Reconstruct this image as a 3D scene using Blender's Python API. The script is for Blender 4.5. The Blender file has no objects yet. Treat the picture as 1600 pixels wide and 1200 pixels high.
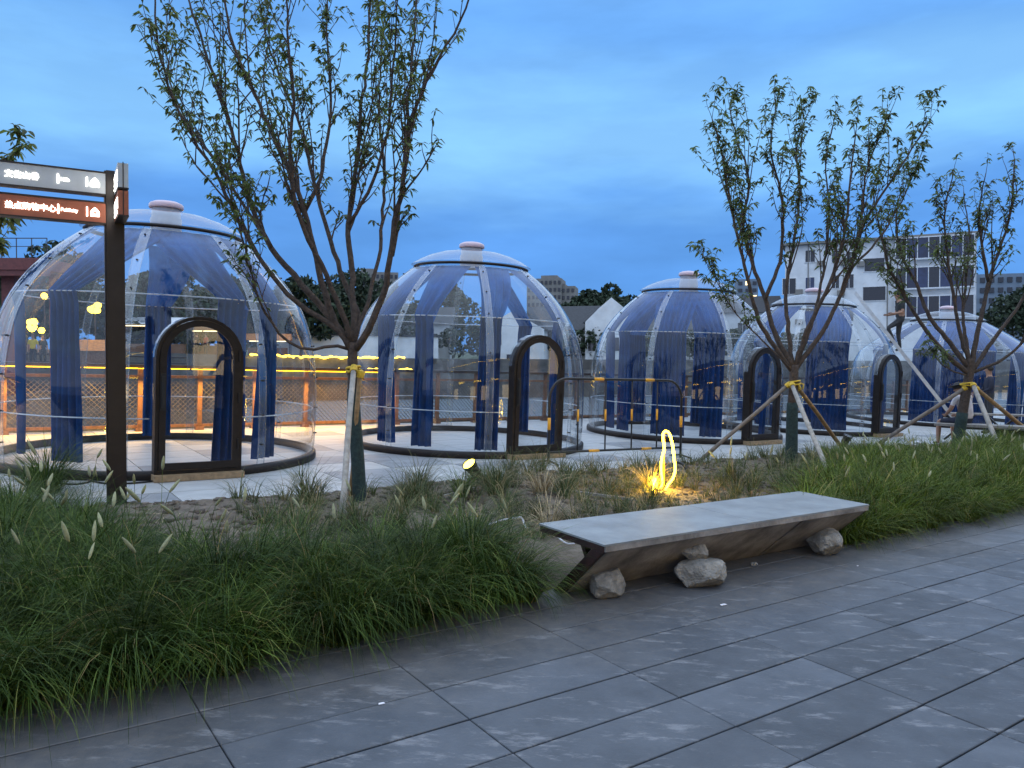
import bpy, math, random
import numpy as np
from mathutils import Vector, Matrix, noise as mnoise

random.seed(7)
rng = np.random.default_rng(7)
SC = bpy.context.scene
COL = SC.collection
PI = math.pi

# ------------------------------------------------------------------ camera
F, YH = 1202.0, 579.0
PITCH = math.atan((600 - YH) / F)
CAM_Z = 1.6
cam_d = bpy.data.cameras.new('camera')
cam_d.sensor_width = 36.0
cam_d.lens = 36.0 * F / 1600.0
cam_d.clip_start = 0.05
cam_d.clip_end = 5000
cam = bpy.data.objects.new('camera', cam_d)
cam.location = (0, 0, CAM_Z)
cam.rotation_euler = (PI / 2 - PITCH, 0, 0)
COL.objects.link(cam)
SC.camera = cam

# ------------------------------------------------------------------ light
W = bpy.data.worlds.new('World')
SC.world = W
W.use_nodes = True
nt = W.node_tree
nt.nodes.clear()


def wn(kind, **kw):
    n = nt.nodes.new(kind)
    for k, v in kw.items():
        setattr(n, k, v)
    return n


SUN_EL, SUN_ROT = math.radians(4.0), math.radians(200.0)
out = wn('ShaderNodeOutputWorld')
bg = wn('ShaderNodeBackground')
bg.inputs['Strength'].default_value = 0.1
sky = wn('ShaderNodeTexSky', sky_type='NISHITA')
sky.sun_disc = False
sky.sun_elevation = SUN_EL
sky.sun_rotation = SUN_ROT
sky.air_density = 1.0
sky.dust_density = 0.4
sky.ozone_density = 4.0
tc = wn('ShaderNodeTexCoord')
sep = wn('ShaderNodeSeparateXYZ')
nt.links.new(tc.outputs['Generated'], sep.inputs[0])
# cloud deck: colour by elevation, broken up by stretched noise
grad = wn('ShaderNodeValToRGB')
cr = grad.color_ramp
cr.interpolation = 'EASE'
SKY_STOPS = [(0.0, (.050, .150, .38)), (.10, (.050, .150, .375)), (.19, (.054, .155, .375)), (.285, (.122, .275, .48)),
             (.40, (.078, .205, .445)), (.62, (.12, .255, .48)), (1.0, (.34, .47, .66))]
for i, (p, c) in enumerate(SKY_STOPS):
    e = cr.elements[i] if i < 2 else cr.elements.new(p)
    e.position = p
    e.color = (*c, 1)
mp = wn('ShaderNodeMapping')
mp.inputs['Scale'].default_value = (1.3, 1.3, 5.5)
nt.links.new(tc.outputs['Generated'], mp.inputs[0])
nz = wn('ShaderNodeTexNoise')
nz.inputs['Scale'].default_value = 1.7
nz.inputs['Detail'].default_value = 5
nz.inputs['Roughness'].default_value = .5
nt.links.new(mp.outputs[0], nz.inputs['Vector'])
# wobble the elevation by the noise so that bands drift
m1 = wn('ShaderNodeMath', operation='MULTIPLY_ADD')
m1.inputs[1].default_value = .22
m1.inputs[2].default_value = -.11
nt.links.new(nz.outputs['Fac'], m1.inputs[0])
m2 = wn('ShaderNodeMath', operation='ADD')
nt.links.new(sep.outputs['Z'], m2.inputs[0])
nt.links.new(m1.outputs[0], m2.inputs[1])
nt.links.new(m2.outputs[0], grad.inputs[0])
mp2 = wn('ShaderNodeMapping')
mp2.inputs['Scale'].default_value = (2.2, 2.2, 8.0)
mp2.inputs['Location'].default_value = (3.1, 1.7, .4)
nt.links.new(tc.outputs['Generated'], mp2.inputs[0])
nz2 = wn('ShaderNodeTexNoise')
nz2.inputs['Scale'].default_value = 1.6
nz2.inputs['Detail'].default_value = 7
nz2.inputs['Roughness'].default_value = .55
nt.links.new(mp2.outputs[0], nz2.inputs['Vector'])
cl = wn('ShaderNodeMapRange')
cl.inputs['From Min'].default_value = .40
cl.inputs['From Max'].default_value = .72
cl.inputs['To Min'].default_value = 9.2
cl.inputs['To Max'].default_value = 11.8
nt.links.new(nz2.outputs['Fac'], cl.inputs['Value'])
sc = wn('ShaderNodeVectorMath', operation='SCALE')
nt.links.new(grad.outputs['Color'], sc.inputs[0])
nt.links.new(cl.outputs[0], sc.inputs['Scale'])
mix = wn('ShaderNodeMix', data_type='RGBA')
mix.inputs[0].default_value = .93
nt.links.new(sky.outputs[0], mix.inputs[6])
nt.links.new(sc.outputs[0], mix.inputs[7])
nt.links.new(mix.outputs[2], bg.inputs['Color'])
nt.links.new(bg.outputs[0], out.inputs[0])

sun_d = bpy.data.lights.new('sun', 'SUN')
sun_d.energy = .85
sun_d.angle = math.radians(165)
sun_d.color = (1.0, .95, .88)
sun = bpy.data.objects.new('sun', sun_d)
sun.rotation_euler = (math.radians(6), 0, math.radians(-35))
sun.location = (0, 0, 60)
COL.objects.link(sun)

vs = SC.view_settings
vs.view_transform = 'Standard'
vs.look = 'None'
vs.exposure = 1.22
vs.gamma = 1.0
vs.use_curve_mapping = False
SC.render.film_transparent = False
SC.cycles.use_denoising = True
SC.cycles.max_bounces = 8
SC.cycles.transparent_max_bounces = 32
SC.cycles.sample_clamp_indirect = 1.5
SC.cycles.caustics_reflective = False
SC.cycles.caustics_refractive = False

# ------------------------------------------------------------------ frame of the place
# the square slopes a little: s runs along the row of tents, t runs from the camera towards them
U = np.array([.816, .578]); U /= np.linalg.norm(U)
V = np.array([-U[1], U[0]])
GS, GT = -.0168, .0386
YAW = math.atan2(U[1], U[0])


def G(s, t):
    return GS * s + GT * t


def P(s, t, z=0.0):
    """site coordinates -> world, z above the sloping ground"""
    return Vector((U[0] * s + V[0] * t, U[1] * s + V[1] * t, G(s, t) + z))


def at(x, y, d):
    """point at depth d seen at photo pixel x, y"""
    a = (x - 800) / F
    b = -(y - 600) / F
    c, s_ = math.cos(PITCH), math.sin(PITCH)
    dy = c + b * s_
    k = d / dy
    return Vector((a * k, d, CAM_Z + (b * c - s_) * k))


def on_ground(x, y, dz=0.0):
    a = (x - 800) / F
    b = -(y - 600) / F
    c, s_ = math.cos(PITCH), math.sin(PITCH)
    d = np.array([a, c + b * s_, b * c - s_])
    ds, dt = d[:2] @ U, d[:2] @ V
    k = (CAM_Z - dz) / (GS * ds + GT * dt - d[2])
    return k * ds, k * dt


tx = Vector((U[0], U[1], GS)).normalized()
ty = Vector((V[0], V[1], GT)).normalized()
tz = tx.cross(ty).normalized()
ty = tz.cross(tx)
MG = Matrix((tx, ty, tz)).transposed().to_4x4()      # lies with the slope
MZ = Matrix.Rotation(YAW, 4, 'Z')                    # upright, turned with the site


# ------------------------------------------------------------------ helpers
class MB:
    def __init__(self):
        self.v, self.f, self.m = [], [], []

    def add(self, vs_, fs, mi=0):
        o = len(self.v)
        self.v += [tuple(p) for p in vs_]
        self.f += [tuple(i + o for i in f) for f in fs]
        self.m += [mi] * len(fs)
        return self

    def box(self, c, s, R=None, mi=0):
        hx, hy, hz = s[0] / 2, s[1] / 2, s[2] / 2
        pts = [Vector((x, y, z)) for z in (-hz, hz) for y in (-hy, hy) for x in (-hx, hx)]
        if R is not None:
            pts = [R @ p for p in pts]
        c = Vector(c)
        return self.add([p + c for p in pts], [(0, 2, 3, 1), (4, 5, 7, 6), (0, 1, 5, 4), (2, 6, 7, 3), (0, 4, 6, 2), (1, 3, 7, 5)], mi)

    def beam(self, a, b, w, h, mi=0, roll=Vector((0, 0, 1))):
        a, b = Vector(a), Vector(b)
        d = (b - a)
        L = d.length
        x = d.normalized()
        y = roll.cross(x)
        if y.length < 1e-4:
            y = Vector((0, 1, 0)).cross(x)
        y.normalize()
        z = x.cross(y)
        R = Matrix((x, y, z)).transposed()
        return self.box((a + b) / 2, (L, w, h), R, mi)

    def tube(self, pts, r, n=6, cap=True, mi=0, closed=False):
        pts = [Vector(p) for p in pts]
        k = len(pts)
        rs = r if hasattr(r, '__len__') else [r] * k
        vs_, fs = [], []
        ref = None
        for i, p in enumerate(pts):
            if closed:
                d = pts[(i + 1) % k] - pts[i - 1]
            else:
                d = pts[min(i + 1, k - 1)] - pts[max(i - 1, 0)]
            d.normalize()
            if ref is None:
                ref = d.orthogonal().normalized()
            ref = (ref - d * ref.dot(d))
            if ref.length < 1e-5:
                ref = d.orthogonal()
            ref.normalize()
            b = d.cross(ref)
            for j in range(n):
                a = 2 * PI * j / n
                vs_.append(p + (ref * math.cos(a) + b * math.sin(a)) * rs[i])
        for i in range(k if closed else k - 1):
            i2 = (i + 1) % k
            for j in range(n):
                j2 = (j + 1) % n
                fs.append((i * n + j, i * n + j2, i2 * n + j2, i2 * n + j))
        if cap and not closed:
            fs.append(tuple(range(n))[::-1])
            fs.append(tuple(range((k - 1) * n, k * n)))
        return self.add(vs_, fs, mi)

    def lathe(self, prof, n=24, mi=0, M=None, cap=False):
        vs_, fs = [], []
        for r, z in prof:
            for j in range(n):
                a = 2 * PI * j / n
                p = Vector((r * math.cos(a), r * math.sin(a), z))
                vs_.append(M @ p if M else p)
        k = len(prof)
        for i in range(k - 1):
            for j in range(n):
                j2 = (j + 1) % n
                fs.append((i * n + j, i * n + j2, (i + 1) * n + j2, (i + 1) * n + j))
        if cap:
            fs.append(tuple(range(n))[::-1])
            fs.append(tuple(range((k - 1) * n, k * n)))
        return self.add(vs_, fs, mi)

    def prism(self, pts, ext, mi=0):
        """closed polygon pts (3d) extruded by vector ext"""
        pts = [Vector(p) for p in pts]
        e = Vector(ext)
        n = len(pts)
        fs = [tuple(range(n))[::-1], tuple(range(n, 2 * n))]
        fs += [(i, (i + 1) % n, n + (i + 1) % n, n + i) for i in range(n)]
        return self.add(pts + [p + e for p in pts], fs, mi)

    def mesh(self, name, mats, smooth=False):
        me = bpy.data.meshes.new(name)
        me.from_pydata(self.v, [], self.f)
        for m in (mats if isinstance(mats, (list, tuple)) else [mats]):
            me.materials.append(m)
        if any(self.m):
            me.polygons.foreach_set('material_index', self.m)
        if smooth:
            me.polygons.foreach_set('use_smooth', [True] * len(me.polygons))
        me.update()
        return me

    def build(self, name, mats, parent=None, smooth=False, M=None):
        return link(name, self.mesh(name, mats, smooth), parent, M)


def link(name, me, parent=None, M=None):
    o = bpy.data.objects.new(name, me)
    COL.objects.link(o)
    if parent is not None:
        o.parent = parent
    if M is not None:
        o.matrix_local = M
    return o


def tag(o, label=None, cat=None, group=None, kind=None):
    if label:
        o['label'] = label
    if cat:
        o['category'] = cat
    if group:
        o['group'] = group
    if kind:
        o['kind'] = kind
    return o


def thing(name, label, cat, M, group=None):
    o = bpy.data.objects.new(name, None)
    o.empty_display_size = .2
    COL.objects.link(o)
    o.matrix_world = M
    return tag(o, label, cat, group)


def T(v, R=None):
    m = Matrix.Translation(Vector(v))
    return m @ R if R is not None else m


def fast_mesh(name, verts, quads, mats, smooth=False, tris=None):
    me = bpy.data.meshes.new(name)
    verts = np.asarray(verts, dtype=np.float32).reshape(-1, 3)
    quads = np.asarray(quads, dtype=np.int32).reshape(-1, 4)
    nt_ = 0 if tris is None else len(tris)
    me.vertices.add(len(verts))
    me.vertices.foreach_set('co', verts.ravel())
    loops = quads.ravel()
    starts = np.arange(len(quads)) * 4
    totals = np.full(len(quads), 4)
    if nt_:
        tris = np.asarray(tris, dtype=np.int32)
        starts = np.concatenate([starts, len(loops) + np.arange(nt_) * 3])
        totals = np.concatenate([totals, np.full(nt_, 3)])
        loops = np.concatenate([loops, tris.ravel()])
    me.loops.add(len(loops))
    me.loops.foreach_set('vertex_index', loops.astype(np.int32))
    me.polygons.add(len(starts))
    me.polygons.foreach_set('loop_start', starts.astype(np.int32))
    me.polygons.foreach_set('loop_total', totals.astype(np.int32))
    if smooth:
        me.polygons.foreach_set('use_smooth', np.ones(len(starts), dtype=bool))
    for m in (mats if isinstance(mats, (list, tuple)) else [mats]):
        me.materials.append(m)
    me.update(calc_edges=True)
    me.validate()
    return me


def smooth_path(pts, n=6):
    """Catmull-Rom through pts"""
    p = [Vector(q) for q in pts]
    p = [p[0] * 2 - p[1]] + p + [p[-1] * 2 - p[-2]]
    o = []
    for i in range(1, len(p) - 2):
        for k in range(n):
            t = k / n
            a, b, c, d = p[i - 1], p[i], p[i + 1], p[i + 2]
            o.append(.5 * ((2 * b) + (c - a) * t + (2 * a - 5 * b + 4 * c - d) * t * t + (3 * b - a - 3 * c + d) * t ** 3))
    o.append(p[-2])
    return o


# ------------------------------------------------------------------ materials
def mat(name, col, rough=.6, metal=0.0, var=.15, scale=8.0, bump=0.0, bscale=40.0, rand=0.0, spec=.5, col2=None,
        emit=None, estr=0.0, coord='Object', trans=0.0, island=0.0):
    m = bpy.data.materials.new(name)
    m.use_nodes = True
    n = m.node_tree
    b = n.nodes['Principled BSDF']
    b.inputs['Roughness'].default_value = rough
    b.inputs['Metallic'].default_value = metal
    b.inputs['Specular IOR Level'].default_value = spec
    if emit:
        b.inputs['Emission Color'].default_value = (*emit, 1)
        b.inputs['Emission Strength'].default_value = estr
    t = n.nodes.new('ShaderNodeTexCoord')
    src = t.outputs[coord]
    nz_ = n.nodes.new('ShaderNodeTexNoise')
    nz_.inputs['Scale'].default_value = scale
    nz_.inputs['Detail'].default_value = 5
    nz_.inputs['Roughness'].default_value = .6
    n.links.new(src, nz_.inputs['Vector'])
    mx = n.nodes.new('ShaderNodeMix')
    mx.data_type = 'RGBA'
    c2 = col2 or tuple(min(1, c * (1 + var * 2.2)) for c in col)
    c1 = col if col2 else tuple(c * (1 - var * 1.2) for c in col)
    mx.inputs[6].default_value = (*c1, 1)
    mx.inputs[7].default_value = (*c2, 1)
    mr = n.nodes.new('ShaderNodeMapRange')
    mr.inputs['From Min'].default_value = .3
    mr.inputs['From Max'].default_value = .7
    n.links.new(nz_.outputs['Fac'], mr.inputs['Value'])
    n.links.new(mr.outputs[0], mx.inputs[0])
    colout = mx.outputs[2]
    if rand or island:
        oi = n.nodes.new('ShaderNodeObjectInfo') if rand else n.nodes.new('ShaderNodeNewGeometry')
        amount = rand or island
        r = n.nodes.new('ShaderNodeMapRange')
        r.inputs['To Min'].default_value = 1 - amount
        r.inputs['To Max'].default_value = 1 + amount
        n.links.new(oi.outputs['Random'] if rand else oi.outputs['Random Per Island'], r.inputs['Value'])
        s_ = n.nodes.new('ShaderNodeVectorMath')
        s_.operation = 'SCALE'
        n.links.new(colout, s_.inputs[0])
        n.links.new(r.outputs[0], s_.inputs['Scale'])
        colout = s_.outputs[0]
    n.links.new(colout, b.inputs['Base Color'])
    if bump:
        bz = n.nodes.new('ShaderNodeTexNoise')
        bz.inputs['Scale'].default_value = bscale
        bz.inputs['Detail'].default_value = 6
        n.links.new(src, bz.inputs['Vector'])
        bp = n.nodes.new('ShaderNodeBump')
        bp.inputs['Strength'].default_value = bump
        bp.inputs['Distance'].default_value = .02
        n.links.new(bz.outputs['Fac'], bp.inputs['Height'])
        n.links.new(bp.outputs[0], b.inputs['Normal'])
    if trans:
        tr = n.nodes.new('ShaderNodeBsdfTranslucent')
        n.links.new(colout, tr.inputs['Color'])
        ms = n.nodes.new('ShaderNodeMixShader')
        ms.inputs[0].default_value = trans
        n.links.new(b.outputs[0], ms.inputs[1])
        n.links.new(tr.outputs[0], ms.inputs[2])
        n.links.new(ms.outputs[0], n.nodes['Material Output'].inputs[0])
    return m


def emis(name, col, s, sampled=True):
    m = bpy.data.materials.new(name)
    m.use_nodes = True
    n = m.node_tree
    n.nodes.remove(n.nodes['Principled BSDF'])
    e = n.nodes.new('ShaderNodeEmission')
    e.inputs[0].default_value = (*col, 1)
    e.inputs[1].default_value = s
    if not sampled:
        m.cycles.emission_sampling = 'NONE'
    n.links.new(e.outputs[0], n.nodes['Material Output'].inputs[0])
    return m


def clear(name, tint=(.93, .96, .98), haze=.03, rough=.015, f0=.06, gain=1.0, hcol=(.8, .85, .9), wavy=0.0):
    """thin clear sheet: see-through, mirror by angle, a little surface haze"""
    m = bpy.data.materials.new(name)
    m.use_nodes = True
    n = m.node_tree
    n.nodes.remove(n.nodes['Principled BSDF'])
    N = n.nodes.new
    g = N('ShaderNodeNewGeometry')
    d = N('ShaderNodeVectorMath'); d.operation = 'DOT_PRODUCT'
    n.links.new(g.outputs['Normal'], d.inputs[0]); n.links.new(g.outputs['Incoming'], d.inputs[1])
    a = N('ShaderNodeMath'); a.operation = 'ABSOLUTE'; n.links.new(d.outputs['Value'], a.inputs[0])
    i = N('ShaderNodeMath'); i.operation = 'SUBTRACT'; i.inputs[0].default_value = 1; n.links.new(a.outputs[0], i.inputs[1])
    p = N('ShaderNodeMath'); p.operation = 'POWER'; p.inputs[1].default_value = 4.2; n.links.new(i.outputs[0], p.inputs[0])
    q = N('ShaderNodeMath'); q.operation = 'MULTIPLY_ADD'; q.inputs[1].default_value = .9 * gain; q.inputs[2].default_value = f0
    q.use_clamp = True
    n.links.new(p.outputs[0], q.inputs[0])
    tr = N('ShaderNodeBsdfTransparent'); tr.inputs[0].default_value = (*tint, 1)
    gl = N('ShaderNodeBsdfGlossy'); gl.inputs['Roughness'].default_value = rough
    if wavy:
        t = N('ShaderNodeTexCoord'); z = N('ShaderNodeTexNoise'); z.inputs['Scale'].default_value = 1.6; z.inputs['Detail'].default_value = 1
        n.links.new(t.outputs['Object'], z.inputs['Vector'])
        bp = N('ShaderNodeBump'); bp.inputs['Strength'].default_value = wavy; bp.inputs['Distance'].default_value = .1
        n.links.new(z.outputs['Fac'], bp.inputs['Height']); n.links.new(bp.outputs[0], gl.inputs['Normal'])
    m1_ = N('ShaderNodeMixShader')
    n.links.new(q.outputs[0], m1_.inputs[0]); n.links.new(tr.outputs[0], m1_.inputs[1]); n.links.new(gl.outputs[0], m1_.inputs[2])
    df = N('ShaderNodeBsdfDiffuse'); df.inputs[0].default_value = (*hcol, 1)
    m2_ = N('ShaderNodeMixShader')
    hz = N('ShaderNodeTexNoise'); hz.inputs['Scale'].default_value = 2.5; hz.inputs['Detail'].default_value = 6
    t2 = N('ShaderNodeTexCoord'); n.links.new(t2.outputs['Object'], hz.inputs['Vector'])
    hm = N('ShaderNodeMapRange'); hm.inputs['From Min'].default_value = .35; hm.inputs['From Max'].default_value = .75
    hm.inputs['To Min'].default_value = haze * .4; hm.inputs['To Max'].default_value = haze * 1.8
    n.links.new(hz.outputs['Fac'], hm.inputs['Value']); n.links.new(hm.outputs[0], m2_.inputs[0])
    n.links.new(m1_.outputs[0], m2_.inputs[1]); n.links.new(df.outputs[0], m2_.inputs[2])
    n.links.new(m2_.outputs[0], n.nodes['Material Output'].inputs[0])
    return m


def slate_mat():
    m = bpy.data.materials.new('dark_slate')
    m.use_nodes = True
    n = m.node_tree
    b = n.nodes['Principled BSDF']
    N = n.nodes.new
    L = n.links.new
    g = N('ShaderNodeNewGeometry')
    oi = N('ShaderNodeObjectInfo')

    def noise(scale, det, stretch=None, rough=.6):
        z = N('ShaderNodeTexNoise'); z.inputs['Scale'].default_value = scale; z.inputs['Detail'].default_value = det
        z.inputs['Roughness'].default_value = rough
        if stretch:
            mp_ = N('ShaderNodeMapping'); mp_.inputs['Scale'].default_value = stretch
            mp_.inputs['Rotation'].default_value = (0, 0, .9)
            L(g.outputs['Position'], mp_.inputs[0]); L(mp_.outputs[0], z.inputs['Vector'])
        else:
            L(g.outputs['Position'], z.inputs['Vector'])
        return z.outputs['Fac']

    def rng_(src, a, c, lo, hi):
        r = N('ShaderNodeMapRange'); r.inputs['From Min'].default_value = a; r.inputs['From Max'].default_value = c
        r.inputs['To Min'].default_value = lo; r.inputs['To Max'].default_value = hi
        L(src, r.inputs['Value']); return r.outputs[0]

    def mixc(f, a, c):
        x = N('ShaderNodeMix'); x.data_type = 'RGBA'
        L(f, x.inputs[0])
        if isinstance(a, tuple): x.inputs[6].default_value = (*a, 1)
        else: L(a, x.inputs[6])
        if isinstance(c, tuple): x.inputs[7].default_value = (*c, 1)
        else: L(c, x.inputs[7])
        return x.outputs[2]
    base = mixc(rng_(noise(3.5, 6), .3, .7, 0, 1), (.044, .051, .062), (.080, .089, .104))
    rb = rng_(oi.outputs['Random'], 0, 1, .74, 1.28)
    s_ = N('ShaderNodeVectorMath'); s_.operation = 'SCALE'; L(base, s_.inputs[0]); L(rb, s_.inputs['Scale'])
    # pale scuffs
    sc_ = rng_(noise(3.4, 12, (1, 3.2, 1), .78), .545, .63, 0, .66)
    c = mixc(sc_, s_.outputs[0], (.24, .24, .25))
    fine = rng_(noise(30, 8, None, .8), .60, .70, 0, .42)
    c = mixc(fine, c, (.22, .21, .20))
    # soil dust beside the planting bed
    dt = N('ShaderNodeVectorMath'); dt.operation = 'DOT_PRODUCT'
    dt.inputs[1].default_value = (V[0], V[1], 0)
    L(g.outputs['Position'], dt.inputs[0])
    ad = N('ShaderNodeMath'); ad.operation = 'MULTIPLY_ADD'; ad.inputs[1].default_value = 1.5; L(noise(1.4, 5), ad.inputs[0]); L(dt.outputs['Value'], ad.inputs[2])
    du = rng_(ad.outputs[0], 3.65, 4.6, 0, .75)
    mul = N('ShaderNodeMath'); mul.operation = 'MULTIPLY'; L(du, mul.inputs[0]); L(rng_(noise(14, 6, None, .7), .35, .65, .35, 1), mul.inputs[1])
    c = mixc(mul.outputs[0], c, (.155, .135, .112))
    L(c, b.inputs['Base Color'])
    L(rng_(noise(5, 5), .3, .7, .42, .62), b.inputs['Roughness'])
    bz = N('ShaderNodeBump'); bz.inputs['Strength'].default_value = .25; bz.inputs['Distance'].default_value = .01
    L(noise(60, 6), bz.inputs['Height']); L(bz.outputs[0], b.inputs['Normal'])
    b.inputs['Specular IOR Level'].default_value = .55
    return m


M_SLATE = slate_mat()
M_GROUT = mat('dark_grout', (.012, .012, .014), .9)
M_STONE = mat('pale_paver', (.46, .455, .44), .5, var=.08, scale=3, rand=.05, bump=.1, bscale=60, coord='Generated')
M_STONE2 = mat('grey_paver', (.27, .275, .285), .5, var=.12, scale=3, rand=.05, bump=.1, bscale=60, coord='Generated')
M_SOIL = mat('dry_soil', (.115, .088, .066), .95, var=.35, scale=9, bump=1.0, bscale=30, col2=(.22, .175, .135))
M_CLOD = mat('soil_clod', (.12, .092, .07), .95, var=.3, scale=20, island=.35)
M_STRAW = mat('dry_straw', (.30, .23, .13), .8, var=.3, scale=10, island=.45)
M_BROWN = mat('bronze_frame', (.018, .013, .011), .5, var=.2, scale=14, spec=.3)
M_POST = mat('dark_bronze_post', (.020, .014, .012), .45, metal=.2, var=.2, scale=6)
M_CLEAR = clear('clear_acrylic', haze=.008, f0=.046, gain=1.0, wavy=.05)
M_RIB = clear('acrylic_flange', tint=(.93, .96, .98), haze=.085, f0=.12, rough=.08, hcol=(.75, .82, .9))
M_ROD = clear('clear_rod', tint=(.9, .93, .96), haze=.42, f0=.2, rough=.1)
M_CAP = clear('roof_acrylic', tint=(.88, .92, .96), haze=.03, f0=.05, gain=.8, rough=.03, hcol=(.75, .8, .88))
M_GLASS = clear('door_glass', haze=.01, f0=.05, gain=.9)
M_WHITEP = mat('white_plastic', (.72, .70, .74), .35, var=.05)
M_NECK = mat('grey_plastic', (.40, .40, .44), .35, var=.05)
M_PINKP = mat('pale_pink_plastic', (.62, .46, .50), .35, var=.06)
M_VELVET = mat('navy_velvet', (.004, .036, .14), .85, var=.22, scale=3, trans=.10, spec=.2)
M_CURTAIN_LIT = mat('curtain_lit_upper', (.014, .095, .31), .85, var=.18, scale=3, trans=.30, spec=.2)  # same curtain cloth, coloured paler above the rail for sky reflection and backlight
_n = M_CURTAIN_LIT.node_tree
_o = _n.nodes['Material Output']
_src = _o.inputs[0].links[0].from_socket
_t = _n.nodes.new('ShaderNodeBsdfTransparent')
_mx = _n.nodes.new('ShaderNodeMixShader')
_mx.inputs[0].default_value = .08
_n.links.new(_src, _mx.inputs[1]); _n.links.new(_t.outputs[0], _mx.inputs[2]); _n.links.new(_mx.outputs[0], _o.inputs[0])
M_WOODTH = mat('threshold_wood', (.30, .20, .11), .6, var=.2, scale=20)
M_STEEL = mat('bright_bolt', (.35, .35, .37), .3, metal=.9)
M_BLACK = mat('black_rubber', (.012, .012, .013), .6)
M_RAILW = mat('brown_timber', (.16, .075, .038), .6, var=.25, scale=12)
M_RAILT = mat('dark_handrail', (.035, .022, .017), .5)
M_WIRE = mat('fence_wire', (.10, .085, .07), .5, metal=.4)
M_LEDW = emis('warm_led', (1.0, .48, .010), 2.6, False)
M_LEDY = emis('yellow_led', (1.0, .62, .04), 5, False)
M_NEON = emis('neon_tube', (1.0, .62, .02), 16, False)
M_LAMP = emis('spot_lens', (1.0, .80, .08), 4.5, False)
M_TEXT = emis('lit_letters', (1.0, .97, .90), 4.5, False)
M_WIN = emis('lit_window', (1.0, .75, .4), 1.6, False)
M_BLACKP = mat('black_paint', (.016, .014, .013), .4)
M_YELLOW = mat('reflective_yellow', (.78, .36, .02), .4, var=.08)
M_YTIE = mat('yellow_strap', (.62, .40, .03), .6, var=.15, scale=30)
M_STAKE = mat('pale_pole', (.33, .30, .26), .8, var=.2, scale=14)
M_STAKEB = mat('tan_pole', (.27, .165, .075), .8, var=.25, scale=14)
M_STAKEG = mat('grey_pole', (.20, .165, .135), .8, var=.2, scale=14)
M_BARK = mat('bark', (.062, .044, .034), .9, var=.35, scale=26, bump=.6, bscale=60)
M_WRAP = mat('green_trunk_wrap', (.020, .038, .036), .9, var=.25, scale=30, bump=.5, bscale=120)
M_LEAF = mat('leaf', (.092, .122, .032), .55, var=.3, scale=3, island=.5, trans=.48)
M_DLEAF = mat('dark_leaf', (.022, .036, .016), .8, var=.3, scale=2, island=.4)
M_ROCK = mat('rough_rock', (.25, .235, .21), .9, var=.35, scale=9, bump=1.0, bscale=22)
M_BTOP = mat('bench_slab', (.22, .235, .24), .5, var=.14, scale=4, bump=.12, bscale=70)
M_BFACE = mat('bench_face', (.215, .195, .178), .75, var=.42, scale=3.5, bump=.3, bscale=30)
M_BRED = mat('bench_red_steel', (.022, .008, .007), .6, var=.4, scale=12)
M_SGREY = mat('sign_grey', (.42, .44, .45), .45, var=.05)
M_SRED = mat('sign_red', (.32, .092, .045), .45, var=.08)
M_SKIN = mat('skin', (.36, .20, .13), .6, var=.08)
M_HAIR = mat('hair', (.010, .008, .008), .6)
M_WATER = mat('river_water', (.19, .235, .275), .12, var=.2, bump=1.0, bscale=1.1, coord='Object')
for _n in M_WATER.node_tree.nodes:
    if _n.type == 'BUMP':
        _n.inputs['Distance'].default_value = .9
        _mp = M_WATER.node_tree.nodes.new('ShaderNodeMapping')
        _mp.inputs['Rotation'].default_value = (0, 0, .2)
        _mp.inputs['Scale'].default_value = (.35, 1.5, 1)
        _tc = M_WATER.node_tree.nodes.new('ShaderNodeTexCoord')
        M_WATER.node_tree.links.new(_tc.outputs['Object'], _mp.inputs[0])
        M_WATER.node_tree.links.new(_mp.outputs[0], _n.inputs['Height'].links[0].from_node.inputs['Vector'])
M_WALL = mat('white_render', (.66, .66, .65), .85, var=.10, scale=.6)
M_WALLG = mat('grey_render', (.20, .185, .165), .85, var=.12, scale=.4)
M_WALLB = mat('blue_grey_render', (.16, .20, .25), .85, var=.15, scale=.2)
M_ROOF = mat('dark_roof_tile', (.045, .047, .052), .85, var=.25, scale=6)
M_PANE = mat('dark_pane', (.012, .016, .024), .12, var=.2)
M_PANEB = mat('blue_pane', (.014, .026, .07), .15, var=.25, scale=1.5, rand=.5)
M_FRAMEW = mat('white_frame', (.6, .6, .6), .5)
M_CONC = mat('embankment_concrete', (.095, .088, .078), .9, var=.3, scale=.8)
M_EARTH = mat('brown_earth', (.075, .052, .036), .95, var=.4, scale=1.2, bump=.6, bscale=5)
M_GREENF = mat('ground_green', (.05, .062, .035), .95, var=.3, scale=.05)
M_REDST = mat('red_steel', (.13, .032, .026), .6, var=.2)
M_ALU = mat('aluminium', (.56, .56, .55), .35, metal=.6, var=.1)
M_PLANK = mat('weathered_plank', (.24, .22, .20), .8, var=.25, scale=14)


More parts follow.
